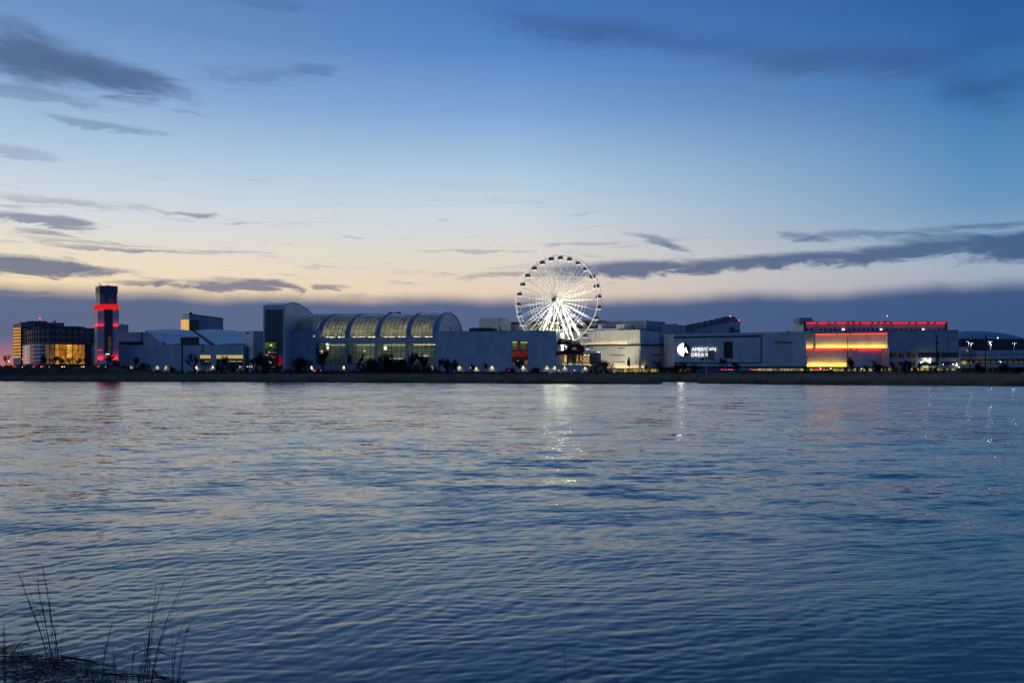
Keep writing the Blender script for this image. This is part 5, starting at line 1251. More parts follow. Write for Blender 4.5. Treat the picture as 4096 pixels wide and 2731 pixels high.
# ------------------------------------------------------------------ lamp posts on the garage roof
def lamp_post(px, ytop_, ybot, Y, label, heads=2):
    p = W(px, ybot, Y); q = W(px, ytop_, Y); t = thing('lamp_post', label, 'street lamp', tuple(p), 'lamp posts around the parking garage')
    part('pole', MB().tube([p, q], [.16, .1], 6), steel, t)
    a = part('arm', MB().tube([q + Vector((-1.2, 0, .1)), q + Vector((1.2 if heads > 1 else .2, 0, .1))], .08, 4), dark, t)
    for s in ((-1.2, 1.2) if heads > 1 else (-1.2,)):
        h_ = part('lamp_head', MB().box(q.x + s - .4, q.x + s + .4, q.y - .3, q.y + .3, q.z - .02, q.z + .22), dark, t)
        part('lamp_lens', MB().box(q.x + s - .22, q.x + s + .22, q.y - .3, q.y + .2, q.z - .16, q.z - .03), whitel, h_)
    sp_ = bpy.data.lights.new('lamp_glow', 'POINT'); sp_.energy = 300; sp_.color = (1, .95, .85); sp_.shadow_soft_size = .3
    o = bpy.data.objects.new('lamp_glow', sp_); C.objects.link(o); o.parent = t; o.location = (q - p) + Vector((0, -.6, -.6))
lamp_post(3874, 1365.5, 1390, 575, 'lit single arm lamp post on the garage roof above its stair head', 1)
lamp_post(3884, 1372, 1404, 556, 'twin head lamp post close in front of slim black pole by garage')
lamp_post(3960, 1365.5, 1402, 580, 'twin head lamp post between the two tall poles and garage end', 2)
lamp_post(3963, 1375, 1403, 566, 'shorter lit lamp post just beside the taller twin head one', 1)
lamp_post(4057, 1372, 1402, 585, 'twin head lamp post alone at the far end of garage roof')
lamp_post(4005, 1445, 1470, 545, 'low white lamp post in front of the garage lower deck', 1)
# ------------------------------------------------------------------ utility poles
def upole(px, ytop_, Y, label, w=.28, lean=0.0, cross=True, dark_w=1.0):
    gx = G(px - lean, Y); gz = float(ground_h(gx.x, gx.y)); q = W(px, ytop_, Y)
    t = thing('utility_pole', label, 'pole', (gx.x, gx.y, gz), 'utility poles along the shore road')
    part('pole', MB().tube([(gx.x, gx.y, gz - .3), q], [w * 1.2, w * .8], 7), wood, t)
    if cross:
        part('crossarm', MB().box(q.x - 1.3, q.x + 1.3, q.y - .12, q.y + .12, q.z - .7, q.z - .45), wood, t)
        for s in (-1.1, 0, 1.1): part('insulator', MB().tube([q + Vector((s, 0, -.45)), q + Vector((s, 0, -.1))], .09, 5), wood, t)
    return t, q
upole(3390.5, 1348, 505, 'tall plain black pole in front of the amber washed wall', .24, 1, False)
upole(3228, 1427, 500, 'short leaning pole with crossarm at the near edge of amber wall', .2, 5)
t_, q_ = upole(3746, 1341, 470, 'thick dark pole wrapped in growth before the podium', .36, 0)
part('transformer', MB().tube([q_ + Vector((.8, 0, -5.2)), q_ + Vector((.8, 0, -3.6))], .4, 8), dark, t_)
upole(3881, 1375, 470, 'slim black pole beside lamp posts at near end of garage', .2, 1, False)
t_, q_ = upole(3942, 1341, 470, 'tallest black pole standing before garage decks, with top spike', .3, 0)
part('spike', MB().tube([q_, q_ + Vector((0, 0, 2))], .07, 4), wood, t_)
gx = G(2517, 480); gz = float(ground_h(gx.x, gx.y))
t = thing('equipment_pole', 'pole with a stack of grey cabinets before floodlit panels', 'pole', (gx.x, gx.y, gz))
q = W(2517, 1429, 480); part('pole', MB().tube([(gx.x, gx.y, gz), q], .16, 6), dark, t)
for (x0, x1, y0, y1) in ((2509.5, 2520, 1440, 1461), (2513, 2518, 1430, 1440), (2511, 2521, 1461, 1464)):
    a_, b_ = W(x0, y1, 479.6), W(x1, y0, 479.6); part('cabinet', MB().box(a_.x, b_.x, 479.3, 480.1, a_.z, b_.z), darkroof, t)
a_ = W(2520, 1462, 480); part('side_arm', MB().tube([W(2518, 1462, 480), W(2527, 1461, 480)], .1, 4), dark, t)
# ------------------------------------------------------------------ billboards
Yb = 486; gx = G(728.5, Yb); gz = float(ground_h(gx.x, gx.y))
t = thing('dark_billboard', 'dark billboard on one thick post before the striped roofs', 'billboard', (gx.x, gx.y, gz))
part('post', MB().tube([(gx.x, gx.y, gz), W(728.5, 1378, Yb)], .55, 12), dark, t)
fbb = Fac(723, 488, 791, 484)
mb = MB(); fbb.rect(mb, 723, 791, 1349, 1378, -1.2, .3); part('panel', mb, principled('billboard_back', (.022, .022, .035), .5, var=.2), t)
mb = MB(); fbb.rect(mb, 768, 789, 1362, 1374, .25, .36); part('poster_patch', mb, principled('dim_red_poster', (.07, .02, .03), .6), t)
mb = MB()
for y in (1352, 1357.5, 1363, 1368.5): fbb.rect(mb, 731, 765, y, y + 1.2, .25, .36)
part('poster_stripe', mb, principled('dim_poster_stripe', (.05, .035, .06), .6), t)
mb = MB(); fbb.rect(mb, 715, 796, 1378.5, 1380.5, -1.6, 1.6); part('catwalk', mb, dark, t)
mb = MB(); fbb.rect(mb, 722.5, 791.5, 1348.4, 1349.4, -1.3, .5); part('frame', mb, dark, t)
Yb = 468; gx = G(2826, Yb); gz = float(ground_h(gx.x, gx.y))
t = thing('angled_billboard', 'billboard turned edge on, hiding part of the lit lettering', 'billboard', (gx.x, gx.y, gz))
part('post', MB().tube([(gx.x, gx.y, gz), W(2826, 1428, Yb)], .5, 12), bluegrey, t)
a_, b_, c_, d_ = W(2831, 1431, 462), W(2858, 1443, 478), W(2859, 1400, 478), W(2830, 1402, 462)
part('panel', MB().hexa([a_, b_, b_ + Vector((.15, .6, 0)), a_ + Vector((.15, .6, 0))], [d_, c_, c_ + Vector((.15, .6, 0)), d_ + Vector((.15, .6, 0))]), principled('dark_blue_hoarding', (.10, .13, .20), .5), t)
a_, b_, c_, d_ = W(2816.5, 1431, 474), W(2820.5, 1430, 462.5), W(2821.5, 1394, 462.5), W(2817.5, 1399, 474)
part('lit_panel', MB().hexa([a_, b_, b_ + Vector((.15, .5, 0)), a_ + Vector((.15, .5, 0))], [d_, c_, c_ + Vector((.15, .5, 0)), d_ + Vector((.15, .5, 0))]), panel2, t)
mb = MB().tube([W(2802, 1436, 466), W(2822, 1433, 466)], .22, 4); mb.tube([W(2830, 1434, 466), W(2870, 1444, 476)], .2, 4); mb.tube([W(2806, 1441, 466), W(2815, 1431, 466)], .6, 5); part('catwalk', mb, dark, t)
mb = MB(); 
# ------------------------------------------------------------------ steel gantry, walkway, sheeting
Yg = 470; t = thing('steel_gantry', 'black lattice gantry with a small tank under the dark wall screen', 'gantry', tuple(G(2893, Yg)) + (float(ground_h(G(2893, Yg).x, Yg)),))
for x in (2879.5, 2893, 2906):
    g_ = G(x, Yg); part('post', MB().tube([(g_.x, Yg, GZ), W(x, 1438, Yg)], .22, 5), dark, t)
for y in (1440, 1450, 1461):
    mb = MB(); mb.tube([W(2878, y, Yg), W(2908, y, Yg)], .2, 4); part('beam', mb, dark, t)
mb = MB()
for k in range(4):
    mb.tube([W(2879 + k * 7, 1440, Yg), W(2886 + k * 7, 1450, Yg)], .12, 4); mb.tube([W(2886 + k * 7, 1440, Yg), W(2879 + k * 7, 1450, Yg)], .12, 4)
    mb.tube([W(2879 + k * 7, 1450, Yg), W(2886 + k * 7, 1461, Yg)], .12, 4)
part('lattice', mb, dark, t)
part('tank', MB().tube([W(2885, 1439, Yg), W(2885, 1430.5, Yg)], .55, 8), darkroof, t)
for (x0, x1, y0, y1) in ((2880, 2890, 1441, 1449), (2894, 2905, 1441, 1449)):
    a_, b_ = W(x0, y1, Yg), W(x1, y0, Yg); part('equipment_box', MB().box(a_.x, b_.x, Yg - .4, Yg + .4, a_.z, b_.z), dark, t)
fel = Fac(2690, 512, 3055, 505)
t = thing('pipe_bridge', 'long dark pipe bridge running low in front of sign hall', 'bridge', base_of(fel, 2860, GZ))
for (y0, y1, x1) in ((1449.5, 1453, 2912), (1465.5, 1471, 3050)):
    mb = MB(); fel.rect(mb, 2696, x1, y0, y1, -1.5, .2); part('girder', mb, dark, t)
for k in range(7):
    x = 2700 + k * 35; mb = MB(); fel.rect(mb, x, x + 1.6, 1453, 1495, -1, -.5); part('post', mb, dark, t)
mb = MB()
a = []
for i in range(21):
    for j in range(6):
        px = 2782 + i * 8; y_ = 488 - j * .5; p = G(px, y_); mb.v.append((p.x, y_ + .3 * math.sin(i * 1.7), 6.6 - j * .75 + .12 * math.sin(i * 2.3 + j)))
for i in range(20):
    for j in range(5): mb.f.append((i * 6 + j, (i + 1) * 6 + j, (i + 1) * 6 + j + 1, i * 6 + j + 1))
single('blue_sheeting', mb, tarp, 'long sheet of dull blue covering along the marsh edge below pipe bridge', 'tarpaulin')
# ------------------------------------------------------------------ lamps along the pale walls
ordw = ['first', 'second', 'third', 'fourth', 'fifth', 'sixth', 'seventh', 'eighth', 'ninth', 'tenth']
def wall_lamp(fac, px, py, label, watts=120):
    p = fac.pt(px, py, .5); t = thing('wall_lamp', label, 'lamp', tuple(p), 'hooded lamps along the foot of the buildings')
    part('hood', MB().hexa([p + Vector((-.45, -.1, .1)), p + Vector((.45, -.1, .1)), p + Vector((.45, .5, .1)), p + Vector((-.45, .5, .1))], [p + Vector((-.25, .2, .4)), p + Vector((.25, .2, .4)), p + Vector((.25, .5, .4)), p + Vector((-.25, .5, .4))]), dark, t)
    part('lens', MB().box(p.x - .34, p.x + .34, p.y - .12, p.y + .3, p.z - .16, p.z + .08), lampw, t)
    spot(p + Vector((0, -.05, -.32)), p + Vector((0, .28, -3)), watts * 2.6, 112, (1, .78, .36), .25, .12, t)
L1 = [(524, 1465), (628, 1464.5), (666.5, 1464.5), (787, 1465), (851, 1463), (959.5, 1463.5)]
for i, (x, y) in enumerate(L1): wall_lamp(fd, x, y, '%s hooded lamp along striped roof hall, counting from the red tower' % ordw[i])
wall_lamp(fs_, 1030, 1463.5, 'hooded lamp on the white end block beside the dark glass slab')
wall_lamp(fv, 1159, 1463.5, 'hooded lamp between glass slab and round dark bush'); wall_lamp(fv, 1247, 1464, 'bright hooded lamp just past round dark bush, at corner of vault windows', 200)
for i, (x, y) in enumerate([(1376, 1464), (1497, 1464), (1618, 1465), (1727, 1464.5)]): wall_lamp(fv, x, y, '%s hooded lamp under the vault windows, counting from bright corner lamp' % ordw[i])
for i, (x, y) in enumerate([(1838, 1464.5), (1905, 1468), (1968, 1464), (2094, 1464), (2188, 1464), (2218, 1464)]): wall_lamp(fh, x, y, '%s hooded lamp on the blank pale hall, counting from the glass vault' % ordw[i], 150)
for i, (x, y) in enumerate([(2260, 1466), (2340, 1467)]): wall_lamp(fw, x, y, ['hooded lamp on the low screen wall below slide columns', 'hooded lamp at the stair tower end of the low screen wall'][i], 110)
def small_lamp(px, py, Y, label, m_=None):
    p = W(px, py, Y); gz = float(ground_h(p.x, Y)); t = thing('path_lamp', label, 'lamp', (p.x, Y, gz), 'small lamps between shrubs')
    part('pole', MB().tube([(p.x, Y, gz), p], .07, 5), dark, t); part('lamp_head', MB().ball(p, .33, 6), m_ or lampw, t)
small_lamp(1882, 1470, 547, 'small round lamp between first and second hooded lamps of blank hall')
small_lamp(2072.5, 1443, 556.5, 'small white lamp in front of the tall coloured window', whitel)
small_lamp(2235, 1481, 530, 'low yellow lamp among shrubs below the slide legs'); small_lamp(2298, 1481, 530, 'low yellow lamp among shrubs below the stair tower')
small_lamp(2362, 1461, 560, 'bright yellow lamp at the corner between stair tower and floodlit panels'); small_lamp(2382, 1459, 566, 'yellow lamp beside the bright corner one, under stair tower decks')
small_lamp(989, 1466, 545, 'tiny lamp right below downpipe of the striped roof hall'); small_lamp(998, 1465.5, 545, 'tiny lamp in front of the white end block'); small_lamp(1007, 1465.5, 545, 'tiny lamp next to the tall shrub before white end block')
# ------------------------------------------------------------------ aircraft
def plane(px, py, Y, label, s=1.0, light=False):
    p = W(px, py, Y); t = thing('aeroplane', label, 'aeroplane', tuple(p), 'aeroplanes in the sky')
    part('fuselage', MB().tube([p + Vector((x * s, 0, z * s)) for x, z in ((-9, -.2), (-8, 0), (6, 0), (10, .6))], [.3 * s, 1.1 * s, 1.1 * s, .25 * s], 8), darkroof, t)
    part('wing', MB().hexa([p + Vector((-2, -9, .2)) * s, p + Vector((0, -9, .2)) * s, p + Vector((4, 0, -.6)) * s, p + Vector((-3, 0, -.6)) * s], [p + Vector((-2, -9, .35)) * s, p + Vector((0, -9, .35)) * s, p + Vector((4, 0, -.3)) * s, p + Vector((-3, 0, -.3)) * s]), darkroof, t)
    part('wing', MB().hexa([p + Vector((-2, 9, .2)) * s, p + Vector((0, 9, .2)) * s, p + Vector((4, 0, -.6)) * s, p + Vector((-3, 0, -.6)) * s], [p + Vector((-2, 9, .35)) * s, p + Vector((0, 9, .35)) * s, p + Vector((4, 0, -.3)) * s, p + Vector((-3, 0, -.3)) * s]), darkroof, t)
    part('tail_fin', MB().hexa([p + Vector((6, -.1, .6)) * s, p + Vector((9.5, -.1, .6)) * s, p + Vector((9.5, .1, .6)) * s, p + Vector((6, .1, .6)) * s], [p + Vector((9, -.1, 3.4)) * s, p + Vector((10.5, -.1, 3.4)) * s, p + Vector((10.5, .1, 3.4)) * s, p + Vector((9, .1, 3.4)) * s]), darkroof, t)
    if light: part('landing_light', MB().ball(p + Vector((-9.5 * s, 0, -.4 * s)), 1.7 * s, 8), emit('landing_light', (1, .97, .9), 8.0) if 'landing_light' not in MATS else MATS['landing_light'], t)
plane(907, 1197, 2600, 'dark aeroplane silhouette flying above the striped roofs', .42)
plane(3554, 1264, 3200, 'aeroplane showing one white landing light above the red lit cornice', .55, True)
# ------------------------------------------------------------------ cars
def make_car(mat):
    t = thing('car', 'car', 'car', (0, 0, 0), 'cars on the roads along the shore')
    pr = [(-2.2, .35), (2.2, .35), (2.25, .75), (1.3, .9), (-1.5, .95), (-2.25, .85)]
    mb = MB(); k = len(pr); mb.v = [(x, -.9, z) for x, z in pr] + [(x, .9, z) for x, z in pr]
    mb.f = [tuple(range(k)), tuple(range(2 * k - 1, k - 1, -1))] + [(i, k + i, k + (i + 1) % k, (i + 1) % k) for i in range(k)]
    part('body', mb, mat, t)
    part('cabin', MB().hexa([(-1.5, -.85, .93), (1.2, -.85, .88), (1.2, .85, .88), (-1.5, .85, .93)], [(-.9, -.7, 1.45), (.5, -.7, 1.45), (.5, .7, 1.45), (-.9, .7, 1.45)]), dglass, t)
    for x in (-1.4, 1.4):
        for y in (-.85, .85): part('wheel', MB().tube([(x, y - .12, .33), (x, y + .12, .33)], .33, 12), rubber, t)
    for y in (-.65, .65):
        part('tail_light', MB().box(-2.45, -1.95, y - .3, y + .3, .6, .88), tail, t); part('headlight', MB().box(2.0, 2.42, y - .3, y + .3, .5, .75), headl, t)
    return t
c1, c2 = make_car(carp), make_car(carw)
spots = [(72, 1, 0, 'pale car seen under the lit orange window bands'), (147, 0, 0, 'dark car with red tail lights below the white bands of glass hall'), (181, 0, 0, 'second dark car following close behind, before golden lobby start'), (253, 1, 1, 'silver car with headlights on before middle of golden lobby'),
         (330, 1, 1, 'silver car with bright headlights near the end of golden lobby'), (406, 0, 0, 'dark car with red tail lights passing the foot of red tower'),
         (1270, 0, 2, 'dark car with red light beside the round dark bush, under vault corner'), (2047, 0, 2, 'dark car with red light under the tall coloured window'), (2150, 0, 2, 'dark car with red tail lights between the coloured window and slide'),
         (2894, 0, 3, 'dark car with tail light under the steel gantry'), (2922, 1, 3, 'silver car with tail light just past the steel gantry'), (3011, 0, 3, 'dark car with tail light at end of dull blue sheeting'), (3258, 0, 3, 'dark car parked before short leaning pole by amber wall'), (3275, 1, 3, 'silver car parked between leaning pole and tall plain pole'), (3305, 0, 3, 'dark car parked nearer the tall plain black pole')]
used = {0: 0, 1: 0}
for px, kind, lane, lab in spots:
    src = (c1, c2)[kind]; o = src if not used[kind] else copy_tree(src); used[kind] = 1
    Y = {0: 513, 1: 516, 2: 543, 3: 505}[lane]; x = G(px, Y).x
    z = float(ground_h(x, 514)) + .14 if lane < 2 else ({2: 5.6, 3: 6.2}[lane])
    o.location = (x, Y, z); o.rotation_euler = (0, 0, math.radians(60) if lane != 1 else math.radians(-60)); o['label'] = lab
mb = MB()
for (xa, xb, Y, z) in ((1230, 2190, 543, 5.6), (2860, 3330, 505, 6.2)):
    p, q = G(xa, Y), G(xb, Y); mb.hexa([(p.x, Y - 5, 2), (q.x, Y - 5, 2), (q.x, Y + 5, 2), (p.x, Y + 5, 2)], [(p.x, Y - 3, z - .02), (q.x, Y - 3, z - .02), (q.x, Y + 3, z - .02), (p.x, Y + 3, z - .02)])
structure('shore_road', mb, asphalt)
# beacon far left on the road
p = W(35, 1445, 520); t = thing('warning_light', 'orange road warning lamp on a pole before dark trees at far end', 'lamp', (p.x, 520, float(ground_h(p.x, 520))))
part('pole', MB().tube([(p.x, 520, float(ground_h(p.x, 520))), p], .08, 5), dark, t); part('lamp_head', MB().ball(p, .55, 6, .5), emit('orange_lamp', (1, .28, .03), 7), t)
p = W(90, 1436, 524); t = thing('warning_light', 'small red road lamp below the dark corner of lit tower', 'lamp', (p.x, 524, float(ground_h(p.x, 524))))
part('pole', MB().tube([(p.x, 524, float(ground_h(p.x, 524))), p], .08, 5), dark, t); part('lamp_head', MB().ball(p, .3, 6), beacon, t)
# ------------------------------------------------------------------ bare trees
def tree_mesh(seed, style):
    r = random.Random(seed); tr, cr = MB(), MB()
    spread = {'tree': .55, 'bush': .8, 'thin': .35, 'vee': .42}[style]
    def grow(p, d, L, w, dep, lim):
        k = 2; pts = [p]; dd = d.copy()
        for i in range(k):
            dd = (dd + Vector((r.gauss(0, .12), r.gauss(0, .12), r.gauss(.03, .08)))).normalized(); pts.append(pts[-1] + dd * L / k)
        (tr if dep < 2 else cr).tube(pts, [w, w * .85, w * .65], 4 if dep < 2 else 3, False)
        if dep >= lim: return
        nc_ = r.choice((3, 4)) if dep > 0 else r.choice((4, 5)) if style != 'vee' else 3
        for i in range(nc_):
            a = r.uniform(0, 6.28); tilt = r.uniform(.25, 1.0) * spread + .12
            ax = Vector((math.cos(a), math.sin(a), 0)); nd = (dd * math.cos(tilt) + ax * math.sin(tilt) + Vector((0, 0, .12))).normalized()
            s = r.uniform(.35, 1.0) if dep else r.uniform(.5, 1.0)
            base = pts[0].lerp(pts[2], s)
            grow(base, nd, L * r.uniform(.55, .82), max(.0045, w * .62), dep + 1, lim)
    if style == 'bush':
        for i in range(7):
            a = r.uniform(0, 6.28); grow(Vector((math.cos(a) * .05, math.sin(a) * .05, 0)), Vector((math.cos(a) * r.uniform(.1, .9), math.sin(a) * r.uniform(.1, .9), 1)).normalized(), .42, .022, 0, 3)
    else:
        grow(Vector((0, 0, 0)), Vector((r.gauss(0, .05), r.gauss(0, .05), 1)).normalized(), .36 if style != 'thin' else .45, .024, 0, 4 if style != 'thin' else 3)
    top = max(v[2] for v in cr.v)
    for m in (tr, cr): m.v = [(x / top, y / top, z / top) for x, y, z in m.v]
    # fine twig tips
    tips = r.sample(cr.v, min(len(cr.v), 1500 if style != 'thin' else 450))
    for (x, y, z) in tips:
        n = len(cr.v); q = Vector((r.gauss(0, .06), r.gauss(0, .06), abs(r.gauss(.05, .04))))
        cr.v += [(x - .007, y, z), (x + .007, y, z), (x + q.x, y + q.y, min(1.02, z + q.z))]; cr.f.append((n, n + 1, n + 2))
    return tr, cr
protos = {}
def plant(px, ytop_, Y, key, label, wide=1.0, cat='tree', ybase=None):
    x = G(px, Y).x; gz = float(ground_h(x, Y)) - .15; H = Zp(ytop_, Y) - gz
    if key not in protos:
        tr, cr = tree_mesh(hash(key) % 1000 if False else sum(map(ord, key)), key.split('_')[0])
        t = thing('bare_tree' if cat == 'tree' else 'bare_shrub', label, cat, (0, 0, 0)); part('trunk', tr, bark, t); part('crown', cr, twig, t); protos[key] = t
    else:
        t = copy_tree(protos[key])
        nm = 'bare_tree' if cat == 'tree' else 'bare_shrub'; t.name = nm
    t['label'] = label; t['category'] = cat; t['group'] = 'bare winter trees and shrubs along the bank'
    t.location = (x, Y, gz); t.scale = (H * wide, H * wide, H); t.rotation_euler = (0, 0, random.uniform(0, 6.28)); return t
TR = [(28, 1415, 524, 'tree_a', 'bare tree against the pink horizon beyond the lit tower', .9, 'tree'), (166, 1422, 522, 'thin_a', 'thin bare tree before white bands of the glass hall', .8, 'tree'), (186, 1418, 523, 'tree_b', 'bare tree where white bands meet the golden lobby', .9, 'tree'),
 (219, 1424, 522, 'tree_c', 'bare tree before the dim start of golden lobby', 1, 'tree'), (246, 1428, 524, 'tree_d', 'bare tree before the middle panes of golden lobby', 1, 'tree'), (281, 1426, 522, 'tree_a', 'bare tree under the lattice brace of golden lobby', 1, 'tree'), (310, 1430, 523, 'tree_b', 'bare tree before the brightest golden panes', 1, 'tree'), (345, 1432, 522, 'tree_c', 'bare tree at the end of golden lobby', 1, 'tree'),
 (437, 1418, 525, 'tree_d', 'dark bare tree before the stair glass of red tower', .9, 'tree'), (465, 1432, 524, 'bush_a', 'dense dark shrub hiding the second red foot of tower', .8, 'shrub'), (540, 1428, 532, 'tree_a', 'bare tree before the first hooded lamp of striped roof hall', 1.1, 'tree'), (579, 1446, 530, 'bush_b', 'dark shrub between first and second lamps of striped roof hall', .9, 'shrub'),
 (690, 1458, 530, 'bush_a', 'low shrub beside the billboard post', .8, 'shrub'), (781, 1411, 528, 'tree_c', 'big round bare tree just past the dark billboard', 1.15, 'tree'), (876, 1452, 532, 'bush_c', 'low shrub between two lit canteen windows', .9, 'shrub'), (912, 1412, 534, 'thin_b', 'slender bare tree before the long lit canteen window', .9, 'tree'), (935, 1447, 530, 'bush_b', 'dark shrub under the long lit canteen window', 1, 'shrub'),
 (1023, 1406, 532, 'tree_b', 'bare tree before the white end block', 1.1, 'tree'), (1052, 1424, 528, 'tree_d', 'bare tree at the corner of dark glass slab', 1.1, 'tree'), (1110, 1415, 530, 'thin_a', 'thin bare tree before the coloured lights of glass slab', .8, 'tree'), (1200, 1417, 526, 'bush_c', 'big round dark bush before solid wall of the vault hall', .95, 'shrub'),
 (1293, 1392, 528, 'vee_a', 'forked bare tree before first bay of vault windows', .9, 'tree'), (1396, 1396, 522, 'thin_c', 'tall thin tree in front of the first window column of vault hall', .7, 'tree'), (1424, 1402, 520, 'vee_b', 'slanting forked tree before second bay of vault windows', .9, 'tree'), (1470, 1424, 526, 'bush_a', 'dark bush at end of second window bay of vault hall', .9, 'shrub'),
 (1538, 1408, 527, 'bush_b', 'tall dark bush before third bay of vault windows', .7, 'shrub'), (1560, 1404, 529, 'tree_a', 'narrow dark tree rising from the thicket under third window bay', .6, 'tree'), (1600, 1420, 526, 'bush_c', 'broad dark bush at end of the third window bay', .9, 'shrub'), (1643, 1408, 527, 'tree_c', 'dark tree rising from the thicket before fourth window bay', .8, 'tree'), (1692, 1412, 528, 'tree_d', 'dark tree before the yellow feature in fourth window bay', .8, 'tree'),
 (1754, 1428, 532, 'thin_b', 'thin tree where vault windows meet the blank pale hall', .9, 'tree'), (1797, 1424, 528, 'bush_a', 'dense dark bush alone before the blank pale hall', .85, 'shrub'), (1828, 1436, 530, 'thin_a', 'thin tree leaning out beside the dense dark bush', .9, 'tree'), (1886, 1450, 534, 'thin_c', 'spindly tree between two lamps of blank pale hall', 1, 'tree'), (1948, 1449, 532, 'thin_b', 'spindly tree under the third lamp of blank pale hall', 1.1, 'tree'),
 (2034, 1464, 530, 'bush_b', 'low shrub at the foot of tall coloured window', 1.2, 'shrub'), (2083, 1426, 526, 'tree_b', 'spreading bare tree in front of tall coloured window', .95, 'tree'), (2144, 1464, 530, 'bush_c', 'low shrub between coloured window and the slide', 1.2, 'shrub'), (2418, 1432, 515, 'bush_c', 'broad spiky bare bush before warm uplights of floodlit hall', .95, 'shrub'), (2385, 1440, 520, 'thin_a', 'thin shrub before the stair tower decks', 1, 'shrub'),
 (2582, 1456, 515, 'thin_b', 'little bare tree at the corner of floodlit hall', .9, 'tree'), (2638, 1442, 515, 'tree_d', 'bare tree before the dim end of floodlit hall', .9, 'tree'), (2702, 1448, 505, 'bush_a', 'dark bush at start of the pipe bridge', 1, 'shrub'), (2732, 1444, 506, 'tree_a', 'dark tree under the round logo sign', 1, 'tree'), (2765, 1450, 505, 'bush_b', 'dark bush below the first lit letters', 1, 'shrub'),
 (2950, 1446, 500, 'tree_c', 'bare tree beside the steel gantry', .9, 'tree'), (3415, 1424, 500, 'tree_b', 'bare tree beside the tall plain pole before amber wall', .8, 'tree'), (3460, 1455, 502, 'thin_c', 'small bare tree under unlit part of amber hall', 1, 'tree'), (3497, 1436, 500, 'thin_a', 'thin bare tree near the dark end of amber hall', .8, 'tree'), (3514, 1446, 502, 'bush_c', 'wiry shrub at the dark end of amber hall', .9, 'shrub'),
 (3576, 1446, 495, 'thin_b', 'thin bare tree before first podium windows', .9, 'tree'), (3619, 1436, 495, 'tree_d', 'dark bare tree between first and second podium window bands', .8, 'tree'), (3642, 1444, 494, 'tree_a', 'bare tree before the second podium windows', .8, 'tree'), (3676, 1438, 495, 'thin_c', 'wiry tree beside the podium floodlights', 1, 'tree'), (3722, 1446, 496, 'thin_a', 'thin tree just past the podium floodlights', 1, 'tree'),
 (3750, 1396, 471.5, 'thin_b', 'ivy thick sapling climbing the thick dark pole', .35, 'tree'), (3899, 1446, 485, 'tree_b', 'bare tree between slim and tallest poles', .9, 'tree'), (3925, 1452, 486, 'bush_a', 'dark shrub at the foot of tallest pole', 1, 'shrub'), (4030, 1444, 480, 'bush_b', 'dense dark shrub beside the low white lamp post', .9, 'shrub'), (4076, 1462, 478, 'bush_c', 'dark shrub under far end of the garage', 1.1, 'shrub')]
for a in TR: plant(a[0], a[1], a[2], a[3], a[4], a[5], a[6])
# ------------------------------------------------------------------ old timber stakes at the water edge
stl = [(2856, 'lone stake nearest the inlet at water edge'), (2884, 'first of three close stakes before dark reeds'), (2888.5, 'second and thickest of three close stakes'), (2897, 'third of three close stakes, slightly apart'), (2979, 'lone short stake far along the reed edge'), (2770, 'stake standing at the inner bend of inlet')]
for px, lab in stl:
    u_ = (px - 2048) / F; Y = float(shore(u_)) - .6; p = G(px, Y)
    single('timber_stake', MB().tube([(p.x, Y, -.5), (p.x + .05, Y, 1.7 if px != 2979 else 1.1)], [.17, .13], 7), wood, lab, 'stake', 'old timber stakes in the shallows')
# ------------------------------------------------------------------ near shore: reeds and litter
def cp(x, y): return (x * .38265, 2200 + y * .38265)
def reed_clump(label, base, stems, Yo=None, group='thin reeds standing at the near shore'):
    bx, by = cp(*base); Y = HC * F / (by - HY) if Yo is None else Yo
    t = thing('reed_clump', label, 'reeds', tuple(W(bx, by, Y)), group); r = random.Random(int(bx))
    for pts, w in stems:
        dy = r.uniform(-.12, .12); P_ = [W(*cp(*p), Y) for p in pts]
        P_ = [Vector((p.x, p.y + dy * i / len(P_), p.z - (.15 if i == 0 else 0))) for i, p in enumerate(P_)]
        sm_ = []
        for i in range(len(P_) - 1):
            p0, p1, p2, p3 = P_[max(i - 1, 0)], P_[i], P_[i + 1], P_[min(i + 2, len(P_) - 1)]
            for j in range(3):
                s = j / 3; sm_.append(.5 * ((2 * p1) + (p2 - p0) * s + (2 * p0 - 5 * p1 + 4 * p2 - p3) * s * s + (3 * p1 - p0 - 3 * p2 + p3) * s ** 3))
        sm_.append(P_[-1]); k = len(sm_)
        st = part('stem', MB().tube(sm_, [w * (1.15 - .85 * i / (k - 1)) for i in range(k)], 5), reedn, t)
        if w > .004:      # ragged leaf sheaths
            mb = MB()
            for j in range(5):
                i = r.randrange(k // 3, k - 1); p = sm_[i]; d = (sm_[min(i + 1, k - 1)] - sm_[i - 1]).normalized(); L = r.uniform(.12, .35)
                e = p + d * L + Vector((r.uniform(-.05, .09), r.uniform(-.04, .04), -r.uniform(0, .05)))
                mb.poly([p + Vector((-.004, 0, 0)), p + Vector((.004, 0, 0)), (p + e) / 2 + Vector((.004, 0, .01)), e])
            part('leaf_sheath', mb, reedn, st)
    return t
B1, B2 = .0082, .0038
